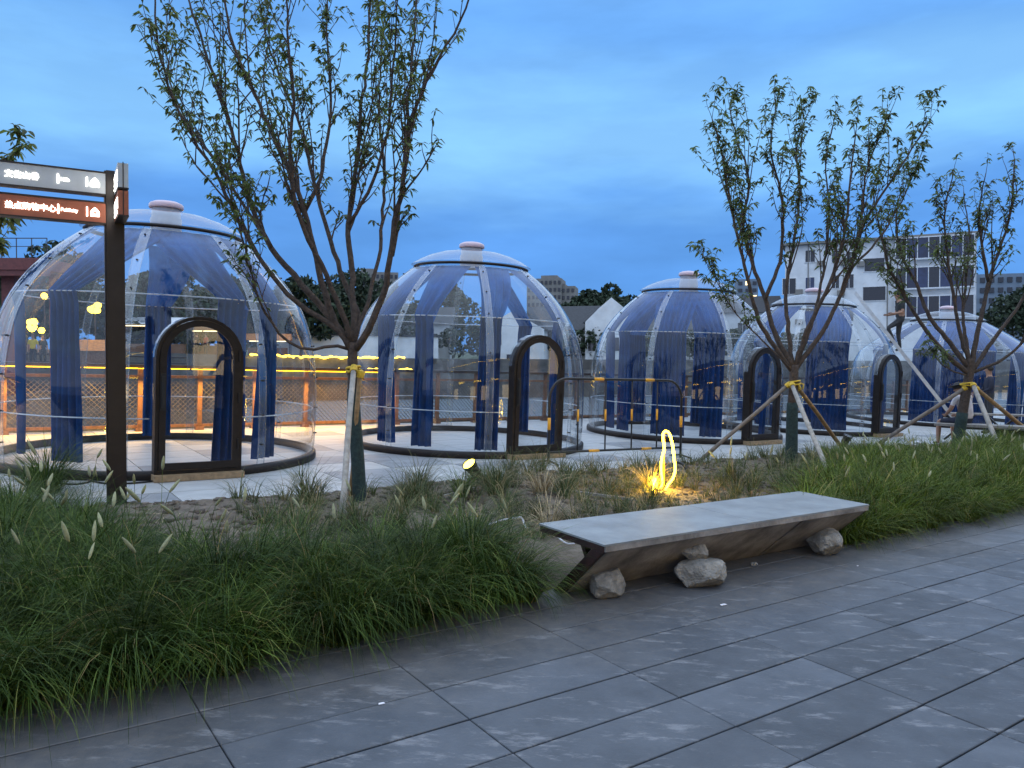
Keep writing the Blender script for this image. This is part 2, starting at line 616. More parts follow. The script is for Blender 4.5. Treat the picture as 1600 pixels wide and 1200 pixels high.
def grass_mat(name, stops):
    m = bpy.data.materials.new(name)
    m.use_nodes = True
    n = m.node_tree
    b = n.nodes['Principled BSDF']
    g = n.nodes.new('ShaderNodeNewGeometry')
    r = n.nodes.new('ShaderNodeValToRGB')
    for i, (p, c) in enumerate(stops):
        e = r.color_ramp.elements[i] if i < 2 else r.color_ramp.elements.new(p)
        e.position = p
        e.color = (*c, 1)
    n.links.new(g.outputs['Random Per Island'], r.inputs[0])
    nzg = n.nodes.new('ShaderNodeTexNoise'); nzg.inputs['Scale'].default_value = 2.6; nzg.inputs['Detail'].default_value = 3
    n.links.new(g.outputs['Position'], nzg.inputs['Vector'])
    mg = n.nodes.new('ShaderNodeMapRange'); mg.inputs['From Min'].default_value = .32; mg.inputs['From Max'].default_value = .68
    mg.inputs['To Min'].default_value = .62; mg.inputs['To Max'].default_value = 1.75
    n.links.new(nzg.outputs['Fac'], mg.inputs['Value'])
    vm = n.nodes.new('ShaderNodeVectorMath'); vm.operation = 'SCALE'
    n.links.new(r.outputs[0], vm.inputs[0]); n.links.new(mg.outputs[0], vm.inputs['Scale'])
    r = vm
    n.links.new(r.outputs[0], b.inputs['Base Color'])
    b.inputs['Roughness'].default_value = .55
    b.inputs['Specular IOR Level'].default_value = .18
    tr = n.nodes.new('ShaderNodeBsdfTranslucent')
    n.links.new(r.outputs[0], tr.inputs[0])
    ms = n.nodes.new('ShaderNodeMixShader')
    ms.inputs[0].default_value = .25
    n.links.new(b.outputs[0], ms.inputs[1])
    n.links.new(tr.outputs[0], ms.inputs[2])
    n.links.new(ms.outputs[0], n.nodes['Material Output'].inputs[0])
    return m


M_GRASSL = grass_mat('fountain_grass_shaded', [(0, (0.0179, 0.0389, 0.0060)), (.5, (0.0359, 0.0672, 0.0104)), (.80, (0.0658, 0.1047, 0.0164)), (.93, (0.1271, 0.1674, 0.0329)), (.97, (0.1794, 0.1794, 0.0524)), (1, (0.2691, 0.1794, 0.0748))])  # shade over the left bed is put into a darker blade colour
M_GRASSR = grass_mat('fountain_grass_green', [(0, (0.0316, 0.0546, 0.0057)), (.5, (0.0661, 0.1006, 0.0100)), (.80, (0.1150, 0.1552, 0.0173)), (.93, (0.1796, 0.2013, 0.0345)), (.97, (0.2300, 0.2013, 0.0575)), (1, (0.3163, 0.2300, 0.1006))])
M_GRASST = grass_mat('tuft_grass', [(0, (0.0300, 0.0500, 0.0180)), (.4, (0.0550, 0.0820, 0.0260)), (.7, (0.1100, 0.1150, 0.0450)), (.85, (0.2200, 0.1800, 0.0850)), (1, (0.3000, 0.2300, 0.1300))])
M_SEED = mat('pale_seed_head', (.36, .36, .21), .8, var=.2, scale=40, rand=.25, trans=.3)

# ------------------------------------------------------------------ ground, paving, plaza
mb = MB()
mb.add([P(-60, -60, -.045), P(60, -60, -.045), P(60, 15.2, -.045), P(-60, 15.2, -.045)], [(0, 1, 2, 3)])
tag(mb.build('ground', M_GROUT), kind='structure')

pav = thing('paving', 'dark slate paving in the foreground', 'paving', Matrix.Identity(4))
tag(pav, kind='structure')
del pav['category']
JX, JY, GAP = .966, .329, .0045
tile = MB()
a_, b_ = JX / 2 - GAP / 2, JY / 2 - .0048
tile.add([(-a_, -b_, -.03), (a_, -b_, -.03), (a_, b_, -.03), (-a_, b_, -.03), (-a_, -b_, -.003), (a_, -b_, -.003), (a_, b_, -.003), (-a_, b_, -.003),
          (-a_ + .003, -b_ + .003, 0), (a_ - .003, -b_ + .003, 0), (a_ - .003, b_ - .003, 0), (-a_ + .003, b_ - .003, 0)],
         [(8, 9, 10, 11), (0, 1, 5, 4), (1, 2, 6, 5), (2, 3, 7, 6), (3, 0, 4, 7), (4, 5, 9, 8), (5, 6, 10, 9), (6, 7, 11, 10), (7, 4, 8, 11)])
tile_me = tile.mesh('paving_tile', M_SLATE)
far_tiles = MB()
for k in range(-26, 3):
    for c in range(-12, 34):
        s0 = 1.775 + JX * c + JX / 2
        t0 = 3.155 + JY * k + JY / 2
        near = (-8 <= k <= 2) and (-4 <= c <= 20)
        Mt = T(P(s0, t0, random.uniform(-.0018, .0012)), MG @ Matrix.Rotation(random.gauss(0, .0012), 4, 'X') @ Matrix.Rotation(random.gauss(0, .0008), 4, 'Y'))
        if near:
            o = link('tile', tile_me, pav)
            o.matrix_local = Mt
        else:
            far_tiles.add([Mt @ Vector(q) for q in tile.v[8:]], [(0, 1, 2, 3)])
tag(far_tiles.build('far_tile', M_SLATE, pav), kind='stuff')

plz = thing('plaza', 'pale stone plaza under the domes', 'plaza', Matrix.Identity(4))
tag(plz, kind='structure')
del plz['category']
mb = MB()
mb.add([P(-40, 3.9, -.03), P(60, 3.9, -.03), P(60, 15.0, -.03), P(-40, 15.0, -.03)], [(0, 1, 2, 3)])
mb.build('plaza_base', M_GROUT, plz)
PX_, PY_ = .975, .652
pt = MB()
a_, b_ = PX_ / 2 - .006, PY_ / 2 - .006
pt.box((0, 0, -.015), (a_ * 2, b_ * 2, .03))
pme = [pt.mesh('stone_tile', M_STONE), pt.mesh('stone_tile_grey', M_STONE2)]
farp = MB()
for c in range(-34, 60):
    for k in range(0, 11):
        s0, t0 = -.20 + PX_ * c + PX_ / 2, 8.1 + PY_ * k + PY_ / 2
        dark = 1 if (mnoise.random_unit_vector() and random.random() < .2) else 0
        if 0 <= c < 26 and k < 11:
            o = link('stone_tile', pme[dark], plz)
            o.matrix_local = T(P(s0, t0, random.uniform(-.001, .001)), MG)
        else:
            Mt = T(P(s0, t0, -.001), MG)
            farp.add([Mt @ Vector((x, y, 0)) for x, y in ((-a_, -b_), (a_, -b_), (a_, b_), (-a_, b_))], [(0, 1, 2, 3)], dark)
tag(farp.build('far_stone_tile', [M_STONE, M_STONE2], plz), kind='stuff')
mb = MB()
for s0 in range(-40, 60, 4):
    a, b = P(s0, 15.22, -.02), P(s0 + 4, 15.22, -.02)
    mb.beam(a, b, .25, .12)
    mb.add([P(s0, 15.33, -.02), P(s0 + 4, 15.33, -.02), P(s0 + 4, 15.5, -2.2), P(s0, 15.5, -2.2)], [(0, 1, 2, 3)])
tag(mb.build('quay_edge', M_CONC), kind='structure')


# ------------------------------------------------------------------ planting bed
def soil_h(s, t):
    edge = 8.25 + .35 * mnoise.noise(Vector((s * .55, 3.3, 0))) + .12 * mnoise.noise(Vector((s * 2.3, 9.3, 0)))
    back = max(0, min(1, (edge - t) / .55))
    front = max(0, min(1, (t - 3.98) / .35))
    h = -.05 + .13 * (back ** .7) * front
    h += back * front * (.05 * mnoise.noise(Vector((s * 1.1, t * 1.1, 1))) + .05 * mnoise.noise(Vector((s * 4, t * 4, 2))) + .022 * mnoise.noise(Vector((s * 8, t * 8, 5))))
    return h


ss = np.arange(-8, 34, .06)
ts = np.arange(3.96, 9.0, .05)
vv = []
for t in ts:
    for s in ss:
        vv.append(P(s, t, soil_h(s, t)))
ns = len(ss)
idx = np.arange(len(ss) * len(ts)).reshape(len(ts), ns)
q = np.stack([idx[:-1, :-1], idx[:-1, 1:], idx[1:, 1:], idx[1:, :-1]], -1).reshape(-1, 4)
tag(link('planting_bed', fast_mesh('planting_bed', [tuple(x) for x in vv], q, M_SOIL, True)), kind='structure')

# ------------------------------------------------------------------ grass
def blades(roots, n_seg, L, el0, droop, az, width, lean):
    """roots (N,3); returns verts, quads of thin arching strips"""
    N = len(roots)
    pts = np.zeros((N, n_seg + 1, 3))
    pts[:, 0] = roots
    el = el0.copy()
    for k in range(n_seg):
        f = (k + .5) / n_seg
        e = el0 - droop * f ** 1.4
        d = np.stack([np.cos(e) * np.cos(az), np.cos(e) * np.sin(az), np.sin(e)], -1)
        d[:, :2] += lean * f
        pts[:, k + 1] = pts[:, k] + d * (L / n_seg)[:, None]
    side = np.stack([-np.sin(az), np.cos(az), np.zeros(N)], -1)
    fr = np.linspace(0, 1, n_seg + 1)
    w = width[:, None] * (1 - fr[None] ** 1.6 * .92) * .5
    tw = rng.uniform(-.6, .6, N)
    side = side * np.cos(tw)[:, None] + np.array([0, 0, 1]) * np.sin(tw)[:, None] * .5
    a = pts - side[:, None] * w[..., None]
    b = pts + side[:, None] * w[..., None]
    v = np.stack([a, b], 2).reshape(-1, 3)
    base = (np.arange(N) * (n_seg + 1) * 2)[:, None] + (np.arange(n_seg) * 2)[None]
    qd = np.stack([base, base + 1, base + 3, base + 2], -1).reshape(-1, 4)
    return v, qd


def grass_field(name, clumps, per, matl, n_seg=5, wid=.0045, lean=(0, 0), sh=1.0):
    R, LL, E, D, A, WD = [], [], [], [], [], []
    for (s, t, sc_) in clumps:
        n = int(per * random.uniform(.75, 1.2) * min(1.3, sc_))
        base = P(s, t, soil_h(s, t) - .01)
        r = .085 * np.sqrt(rng.random(n)) * sc_
        a = rng.uniform(0, 2 * PI, n)
        R.append(np.stack([base.x + r * np.cos(a), base.y + r * np.sin(a), np.full(n, base.z)], -1))
        A.append(a + rng.normal(0, .55, n))
        LL.append(sc_ * rng.uniform(.36, .78, n))
        E.append(rng.uniform(.95, 1.5, n))
        D.append(rng.uniform(.9, 2.7, n))
        WD.append(wid * rng.uniform(.6, 1.3, n))
    R, LL, E, D, A, WD = map(np.concatenate, (R, LL, E, D, A, WD))
    v, qd = blades(R, n_seg, LL, E, D, A, WD, np.array(lean))
    return link(name, fast_mesh(name, v, qd, matl))


def scatter(s0, s1, t0, t1, step, keep):
    out_ = []
    s = s0
    row = 0
    while s < s1:
        t = t0 + (step / 2 if row % 2 else 0)
        while t < t1:
            a, b = s + random.uniform(-.4, .4) * step, t + random.uniform(-.35, .35) * step
            if keep(a, b):
                out_.append((a, b))
            t += step
        s += step * .87
        row += 1
    return out_


def left_back(s):
    return 4.95 if s > 1.25 else min(8.3, 4.95 + (1.25 - s) * 3.0)


cl_left = [(s, t, random.uniform(.78, 1.05) * (1.0 if t < 6 else .9)) for s, t in
           scatter(-3.2, 3.06, 3.98, 8.2, .31, lambda s, t: t < left_back(s) and (s < 3.0))]
cl_left += [(s, 4.02 + random.uniform(-.06, .10), random.uniform(.8, 1.0)) for s in np.arange(-3.2, 3.0, .20)]
gl_ = grass_field('fountain_grass', cl_left, 420, M_GRASSL, 6, .0070, (V[0] * -.16, V[1] * -.16))
tag(gl_, 'shade-darkened fountain grass hedge along the slate paving left of the bench', 'grass', kind='stuff')
cl_right = [(s, t, random.uniform(.75, 1.0)) for s, t in
            scatter(6.35, 20, 3.98, 6.9, .31, lambda s, t: t < 6.5 + .4 * math.sin(s * 1.3) and not (s < 10.5 and t > 4.5 + (s - 6.3) * .42))]
cl_right += [(s, 3.98 + random.uniform(-.06, .10), random.uniform(.75, .95)) for s in np.arange(6.5, 20, .24)]
gr_ = grass_field('fountain_grass', cl_right, 220, M_GRASSR, 4, .0095, (V[0] * -.1, V[1] * -.1))
tag(gr_, 'light green fountain grass bed to the right of the bench', 'grass', kind='stuff')

seed = MB()
seed.lathe([(.001, 0), (.007, .008), (.0115, .03), (.0125, .06), (.010, .095), (.005, .118), (.001, .128)], 7)
seed_me = seed.mesh('seed_head', M_SEED, True)
stem_mb = MB()


def seeds(parent, pts, size=1.0):
    for (s, t, h) in pts:
        d = Vector((random.gauss(0, .26), random.gauss(0, .26) - .05, 1)).normalized()
        base = P(s, t, soil_h(s, t))
        top = base + Vector((d.x * h * .5, d.y * h * .5, h))
        o = link('seed_head', seed_me, parent)
        rot = Vector((0, 0, 1)).rotation_difference((d + Vector((d.x, d.y, 0)) * .7).normalized()).to_matrix().to_4x4()
        sz_ = size * random.uniform(.62, .95)
        o.matrix_local = T(top, rot @ Matrix.Diagonal((sz_, sz_, sz_ * random.uniform(.75, 1.15), 1)))
        stem_mb.tube([base + Vector((0, 0, .1)), (base + top) / 2 + Vector((d.x * -.05, d.y * -.05, .02)), top], .0016, 3, False)


pl = []
for i in range(95):
    s, t = random.uniform(-1.0, 1.7), random.uniform(4.1, 6.6)
    if t < left_back(s):
        pl.append((s, t, random.uniform(.50, .68)))
for i in range(14):
    pl.append((random.uniform(1.7, 3.0), random.uniform(4.1, 4.9), random.uniform(.45, .6)))
seeds(gl_, pl)
stem_mb.build('seed_stem', M_GRASSL, gl_)
gl_.children[-1]['kind'] = 'stuff'
stem_mb = MB()
pl = [(random.uniform(6.6, 15), random.uniform(4.05, 5.9), random.uniform(.42, .58)) for i in range(85)]
seeds(gr_, pl, 1.05)
tag(stem_mb.build('seed_stem', M_GRASSR, gr_), kind='stuff')

# single tufts in the bare soil
TUFTS = [((70, 770), 1.35, 520, M_GRASSL, 'tall dark grass tuft between the signpost and the left dome'),
         ((480, 800), .95, 200, M_GRASST, 'grass tuft in the soil left of the large foreground tree'),
         ((470, 745), .55, 60, M_GRASST, 'thin grass sprig on the plaza edge right of the signpost'),
         ((650, 800), 1.0, 260, M_GRASST, 'tall pointed grass tuft right of the green wrapped foreground trunk'),
         ((655, 760), .9, 120, M_GRASST, 'wispy grass tuft on the plaza edge left of the lit spotlight'),
         ((720, 785), .8, 200, M_GRASSL, 'low bluish grass tuft just below the lit spotlight'),
         ((800, 750), .85, 190, M_GRASST, 'grass tuft right of the lit spotlight on the plaza edge'),
         ((845, 740), .9, 190, M_GRASST, 'upright grass tuft at the left foot of the black barrier'),
         ((775, 790), .9, 200, M_GRASST, 'half dry grass tuft left of the fallen wooden stick'),
         ((845, 790), .8, 180, M_STRAW, 'dry straw coloured tuft at the left end of the fallen stick'),
         ((893, 765), .8, 200, M_GRASST, 'grass tuft under the bottom rail of the black barrier'),
         ((950, 780), .85, 170, M_GRASST, 'grass tuft just behind the bench left of the yellow neon'),
         ((1015, 775), .75, 190, M_STRAW, 'strawy tuft glowing at the left of the yellow neon loop'),
         ((1060, 772), .75, 170, M_GRASST, 'tuft glowing at the right foot of the yellow neon loop'),
         ((1145, 765), .8, 130, M_GRASST, 'yellowish tuft behind the bench midway to the second tree'),
         ((1180, 768), .7, 110, M_GRASST, 'short tuft behind the right half of the bench'),
         ((1195, 722), .7, 120, M_GRASST, 'tuft on the plaza edge left of the second tree trunk'),
         ((1270, 745), .8, 150, M_GRASST, 'tuft at the right of the second tree trunk wrap'),
         ((1425, 688), .6, 60, M_GRASST, 'small sprig on the plaza edge left of the seated man'),
         ((620, 850), .8, 200, M_GRASST, 'tuft behind the hedge right of the pale stake foot'),
         ((860, 850), .8, 160, M_STRAW, 'dry tuft by the left end of the bench'),
         ((560, 845), .8, 180, M_GRASST, 'tuft at the foot of the pale leaning stake')]
for (px, sc_, n, m, lab) in TUFTS:
    s, t = on_ground(*px)
    o = grass_field('grass_tuft', [(s, t, sc_)], n, m, 5, .0065)
    tag(o, lab, 'grass tuft', 'grass tufts in the bare soil')
# loose sparse blades over the soil
cl_l = [(random.uniform(1.8, 13), random.uniform(4.9, 7.9) , random.uniform(.3, .78)) for i in range(340)]
tag(grass_field('loose_grass', cl_l, 70, M_GRASST, 4, .007), 'thin scattered grass over the bare soil of the bed', 'grass', kind='stuff')

# clods and straw on the soil
cv, cq = [], []
dirs = np.array([[1, 1, 1], [1, 1, -1], [1, -1, 1], [1, -1, -1], [-1, 1, 1], [-1, 1, -1], [-1, -1, 1], [-1, -1, -1]]) / 1.7
cube_q = [(0, 2, 3, 1), (4, 5, 7, 6), (0, 1, 5, 4), (2, 6, 7, 3), (0, 4, 6, 2), (1, 3, 7, 5)]
for i in range(6500):
    s, t = random.uniform(.6, 16), random.uniform(4.9, 8.4)
    if soil_h(s, t) < 0:
        continue
    c = P(s, t, soil_h(s, t))
    r = random.choice((.010, .014, .02, .028, .04)) * random.uniform(.7, 1.4)
    d = dirs * r * rng.uniform(.6, 1.3, (8, 3)) * np.array([1.3, 1.1, .8])
    o = len(cv)
    cv += [tuple(x) for x in d + np.array(c)]
    cq += [tuple(a + o for a in f) for f in cube_q]
tag(link('soil_clods', fast_mesh('soil_clods', cv, cq, M_CLOD)), kind='stuff')
n = 3600
R = np.zeros((n, 3))
for i in range(n):
    s, t = random.uniform(.8, 14), random.uniform(4.6, 8.1)
    R[i] = P(s, t, soil_h(s, t) + .008)
v, qd = blades(R, 3, rng.uniform(.06, .22, n), rng.uniform(-.05, .35, n), rng.uniform(0, .5, n), rng.uniform(0, 2 * PI, n), rng.uniform(.003, .007, n), np.array((0, 0)))
tag(link('dry_straw', fast_mesh('dry_straw', v, qd, M_STRAW)), kind='stuff')


# ------------------------------------------------------------------ dome tents
PROF = [(2.03, .09), (2.045, .3), (2.05, .6), (2.05, .95), (2.03, 1.3), (1.985, 1.6), (1.91, 1.88), (1.80, 2.14),
        (1.65, 2.38), (1.47, 2.6), (1.28, 2.79), (1.10, 2.94), (.97, 3.04)]
PR = [Vector((r, 0, z)) for r, z in PROF]
PRS = [(p.x, p.z) for p in smooth_path(PR, 2)]


def r_at(z, k=1.0):
    for (r0, z0), (r1, z1) in zip(PRS, PRS[1:]):
        if z0 <= z <= z1:
            return (r0 + (r1 - r0) * (z - z0) / (z1 - z0)) * k
    return PRS[-1][0] * k if z > 1 else PRS[0][0] * k


def pol(r, a, z):
    """azimuth from the door direction (-y) towards +x"""
    return Vector((r * math.sin(a), -r * math.cos(a), z))


def in_door(p):
    x, z = p.x, p.z
    if p.y > 0:
        return False
    w = .44
    if abs(x) < w and z < 1.42:
        return True
    return math.hypot(x, z - 1.42) < w and z >= 1.42


def make_dome(name, label, M, curtains, wide=1.0, group='clear dome tents in a row'):
    root = thing(name, label, 'dome tent', M, group)
    ws = lambda r, z: r * (1 + (wide - 1) * max(0, min(1, (3.04 - z) / .9)) ** .8)
    prof = [(ws(r, z), z) for r, z in PRS]
    rr = lambda z, k=1.0: ws(r_at(z), z) * k
    # base ring and sill
    R0 = prof[0][0]
    mb_ = MB()
    mb_.lathe([(R0 - .05, .0), (R0 + .045, .0), (R0 + .05, .05), (R0 + .045, .085), (R0 + .015, .10), (R0 - .045, .10), (R0 - .05, 0)], 64)
    mb_.build('base_ring', M_BROWN, root, True)
    # panels
    for k in range(8):
        a0 = (k - .5) * PI / 4 + .004
        a1 = (k + .5) * PI / 4 - .004
        nu = 28 if k == 0 else 10
        pr = prof if k else [(ws(p.x, p.z), p.z) for p in smooth_path(PR, 4)]
        m_ = MB()
        vs_ = [pol(r, a0 + (a1 - a0) * j / nu, z) for r, z in pr for j in range(nu + 1)]
        fs = []
        for i in range(len(pr) - 1):
            for j in range(nu):
                f = (i * (nu + 1) + j, i * (nu + 1) + j + 1, (i + 1) * (nu + 1) + j + 1, (i + 1) * (nu + 1) + j)
                if k == 0 and in_door(sum((vs_[q_] for q_ in f), Vector()) / 4):
                    continue
                fs.append(f)
        m_.add(vs_, fs)
        m_.build('acrylic_panel', M_CLEAR, root, True)
    # flanges with bolts
    for k in range(8):
        a = (k + .5) * PI / 4
        m_ = MB()
        for da, rad in ((-.026, .0065), (.026, .0065)):
            m_.tube([pol(r + .008, a + da * 2.05 / max(r, 1.2), z) for r, z in prof], rad, 5)
        vs_ = []
        for r, z in prof:
            for da in (-.025, .025):
                vs_.append(pol(r + .007, a + da * 2.05 / max(r, 1.2), z))
        m_.add(vs_, [(2 * i, 2 * i + 1, 2 * i + 3, 2 * i + 2) for i in range(len(prof) - 1)])
        rib = m_.build('seam_rib', M_RIB, root, True)
        for z in (.35, .72, 1.15, 1.6, 2.2, 2.55, 2.9):
            b_ = MB()
            p0, p1 = pol(rr(z) - .02, a, z), pol(rr(z) + .035, a, z)
            b_.tube([p0, p1], .011, 6)
            b_.build('bolt', M_BLACK, rib)
    # rails inside
    for z, rad in ((2.14, .009), (.70, .009)):
        m_ = MB()
        gap = .26 if z < 1 else 0
        nn = 56
        pts = [pol(rr(z) - .035, gap + (2 * PI - 2 * gap) * i / nn, z) for i in range(nn + (1 if gap else 0))]
        m_.tube(pts, rad, 5, closed=not gap)
        m_.build('curtain_rail' if z > 1 else 'tie_rail', M_ROD, root, True)
    # roof ring, cap and vent
    rt = prof[-1][0]
    m_ = MB()
    m_.lathe([(rt - .05, 3.045), (rt + .0, 3.028), (rt + .03, 3.036), (rt + .034, 3.056), (rt + .01, 3.073), (rt - .05, 3.07), (rt - .05, 3.045)], 48)
    m_.build('roof_ring', M_BROWN, root, True)
    m_ = MB()
    m_.lathe([(rt + .075, 3.078), (rt + .05, 3.095), (.90, 3.17), (.74, 3.245), (.54, 3.31), (.34, 3.345), (.205, 3.36)], 48)
    m_.build('roof_cap', M_CAP, root, True)
    m_ = MB()
    m_.lathe([(.20, 3.05), (.20, 3.27), (.185, 3.29), (.185, 3.412)], 28)
    m_.build('vent_neck', M_NECK, root, True)
    m_ = MB()
    m_.lathe([(.19, 3.412), (.216, 3.412), (.222, 3.424), (.220, 3.465), (.205, 3.483), (.15, 3.507), (.07, 3.52), (0.001, 3.523)], 28)
    vc = m_.build('vent_cap', M_PINKP, root, True)
    # door
    yd = -(prof[0][0] + .07)
    yo = yd - .0
    def arch(w, h0, h1, n_=18):
        pts = [(-w, h0), (w, h0)]
        for i in range(n_ + 1):
            a = PI * i / n_
            pts.append((w * math.cos(a), h1 + w * math.sin(a)))
        return pts
    m_ = MB()
    def ring(wo, wi, zo0, zi0, zc, y0, y1):
        o_, i_ = arch(wo, zo0, zc), arch(wi, zi0, zc)
        n_ = len(o_)
        vs2 = [(x, y0, z) for x, z in o_] + [(x, y0, z) for x, z in i_] + [(x, y1, z) for x, z in o_] + [(x, y1, z) for x, z in i_]
        fs2 = []
        for i in range(n_):
            j = (i + 1) % n_
            fs2 += [(i, j, n_ + j, n_ + i), (2 * n_ + i, 3 * n_ + i, 3 * n_ + j, 2 * n_ + j),
                    (i, 2 * n_ + i, 2 * n_ + j, j), (n_ + i, n_ + j, 3 * n_ + j, 3 * n_ + i)]
        return vs2, fs2
    m_.add(*ring(.485, .447, .075, .115, 1.41, yo, yo + .15))
    m_.build('door_frame', M_BROWN, root)
    m_ = MB()
    m_.add(*ring(.443, .372, .12, .20, 1.41, yo - .012, yo + .035))
    door = m_.build('door', M_BROWN, root)
    m_ = MB()
    pts = arch(.374, .197, 1.41)
    m_.add([(x, yo + .01, z) for x, z in pts], [tuple(range(len(pts)))])
    m_.build('door_glass', M_GLASS, door)
    m_ = MB()
    m_.box((-.407, yo - .035, 1.02), (.035, .035, .36))
    m_.box((-.407, yo - .018, 1.02), (.06, .02, .42))
    m_.build('door_handle', M_BLACK, door)
    for z in (.4, .95, 1.45):
        h_ = MB()
        h_.tube([(.432, yo - .02, z - .06), (.432, yo - .02, z + .06)], .012, 8)
        h_.build('hinge', M_BROWN, door)
    m_ = MB()
    m_.box((0, yo + .02, .037), (1.0, .22, .072))
    m_.build('threshold', M_WOODTH, root)
    # clear reveal between arch and shell
    m_ = MB()
    o_ = arch(.492, .1, 1.41)[1:]
    vs2 = []
    for x, z in o_:
        vs2 += [(x, yo + .06, z), (x, -math.sqrt(max(.1, rr(min(z, 3.0)) ** 2 - x * x)) + .01, z)]
    m_.add(vs2, [(2 * i, 2 * i + 1, 2 * i + 3, 2 * i + 2) for i in range(len(o_) - 1)])
    m_.build('door_reveal', M_RIB, root, True)
    # curtains: gathered under the ring, over the rail, straight to the floor
    for ci, (deg, wl, wt, shift, bot) in enumerate(curtains):
        a = math.radians(deg)
        m_ = MB()
        nu = 40
        ph = random.uniform(0, 6)
        rows = []
        zs = [3.0 - (3.0 - 2.14) * i / 10 for i in range(11)] + [2.14 - (2.14 - bot) * i / 14 for i in range(1, 15)]
        np_ = max(3, round(wl / .085))
        for z in zs:
            up = max(0, (z - 2.14) / .86)
            rad = rr(z) - .06 - (.03 if z < 2.1 else 0)
            if z < 2.14:
                rad = rr(2.14) - .085 - .02 * (2.14 - z)
            half = (wl / 2 * (1 + .10 * (2.14 - z) * (1 if ci % 2 else .5)) if z < 2.14 else wl / 2 + (wt / 2 - wl / 2) * up ** .8)
            for j in range(nu + 1):
                f = j / nu * 2 - 1
                amp = (.048 if z < 2.14 else .048 * (1 - up) + .014)
                wob = math.sin(f * np_ * PI + ph + .5 * math.sin(z * 2 + ph)) * amp + .012 * math.sin(f * np_ * 2.3 + 2 * z)
                ang = a + math.radians(shift) * up + f * half / max(rad, .6)
                rows.append(pol(rad + wob - .015, ang, z + (.02 * math.sin(f * 9 + ph) if z == bot else 0)))
        fs = []
        for i in range(len(zs) - 1):
            for j in range(nu):
                fs.append((i * (nu + 1) + j, i * (nu + 1) + j + 1, (i + 1) * (nu + 1) + j + 1, (i + 1) * (nu + 1) + j))
        o = len(m_.v)
        m_.add(rows, fs)
        m_.m = [1 if i // nu < 10 else 0 for i in range(len(fs))]
        cu = m_.build('curtain', [M_VELVET, M_CURTAIN_LIT], root, True)
    return root


TT = 11.55
DOMES = [(2.203, 'largest and nearest clear dome tent, behind the signpost at the left',
          [(-50, .50, 1.0, 22, .13), (-96, .36, .8, 10, .10), (15, .42, 1.0, -20, .1), (37, .42, .8, -8, .1), (172, .46, .9, -10, .1), (128, .3, .5, 10, .1)], 1.0),
         (7.17, 'clear dome tent behind the black and yellow barrier and the big tree',
          [(-84, .48, .8, 8, .1), (-57, .36, .8, 6, .1), (-21, .40, .75, 10, .08), (28, .36, .7, -6, .1), (176, .34, .5, 0, .1), (108, .34, .5, 8, .1)], 1.0),
         (12.73, 'third clear dome tent in the row, behind the glowing neon loop',
          [(-116, .50, .9, 8, .1), (-95, .40, .9, 6, .1), (-58, .74, 1.1, 0, .1), (-29, .46, .8, -4, .1), (30, .4, .6, 0, .1), (176, .7, .8, 0, .1), (120, .4, .6, 0, .1)], 1.0),
         (17.34, 'fourth clear dome tent, with the ladder leaning against it',
          [(-40, .92, 1.1, 8, .1), (-92, .6, .9, 0, .1), (24, .45, .9, -6, .1), (172, .6, .7, 0, .1), (-140, .6, .7, 0, .1), (120, .5, .7, 0, .1)], 1.0),
         (24.2, 'farthest and widest clear dome tent, behind the seated man at the right',
          [(-75, 1.0, 1.2, 8, .1), (-40, .8, 1.0, 0, .1), (-12, .7, 1.0, 0, .1), (30, .8, 1.0, -6, .1), (172, .8, .9, 0, .1), (110, .8, .9, 0, .1)], 1.30)]
DOME_ROOT = []
for s, lab, cu, wide in DOMES:
    DOME_ROOT.append(make_dome('dome_tent', lab, T(P(s, TT, .004), MG), [(a_, w_ * .82, t_ * .80, sh_, b_) for a_, w_, t_, sh_, b_ in cu], wide))

# ------------------------------------------------------------------ railing along the water
rail = thing('railing', 'brown timber railing with mesh panels and warm light strip along the water', 'railing', T(P(0, 14.85), MG))
post = MB()
post.box((0, 0, .56), (.075, .075, 1.12))
post.box((0, 0, .03), (.14, .14, .06))
post_me = post.mesh('post', M_RAILW)
panel = MB()
wpan, h0, h1 = .92, .10, .93
step = .085
for sgn in (1, -1):
    x = -h1
    while x < wpan:
        pts = []
        for z in (0, h1 - h0):
            pts.append((x + z, z))
        a, b = pts
        (xa, za), (xb, zb) = a, b
        if xa < 0:
            za += -xa; xa = 0
        if xb > wpan:
            zb -= xb - wpan; xb = wpan
        if xb > xa + .02:
            fx = (lambda x_: x_) if sgn > 0 else (lambda x_: wpan - x_)
            panel.tube([(fx(xa) - wpan / 2, .004 * sgn, za + h0), (fx(xb) - wpan / 2, .004 * sgn, zb + h0)], .0062, 3, False)
        x += step
panel_me = panel.mesh('mesh_panel', M_WIRE)
for i in range(-9, 34):
    o = link('post', post_me, rail, T((.47 + i, 0, 0)))
    o = link('mesh_panel', panel_me, rail, T((.47 + i + .5, 0, 0)))
mb = MB(); mb.box((13, 0, 1.15), (46, .14, .06)); mb.build('handrail', M_RAILT, rail)
mb = MB(); mb.box((13, 0, .965), (46, .05, .05)); mb.build('upper_rail', M_RAILW, rail)
mb = MB(); mb.box((13, 0, .085), (46, .05, .05)); mb.build('lower_rail', M_RAILW, rail)
mb = MB(); mb.box((-1.6, 0, 1.108), (17.4, .24, .010)); mb.build('light_strip', M_LEDW, rail)
for k in range(3):
    la = bpy.data.lights.new('strip_lamp', 'AREA')
    la.shape = 'RECTANGLE'
    la.size, la.size_y = 5.7, .10
    la.energy = 80
    la.color = (1.0, .52, .10)
    lo = bpy.data.objects.new('strip_lamp', la)
    COL.objects.link(lo)
    lo.parent = rail
    lo.location = (-7.4 + 5.8 * k, -.26, .90)

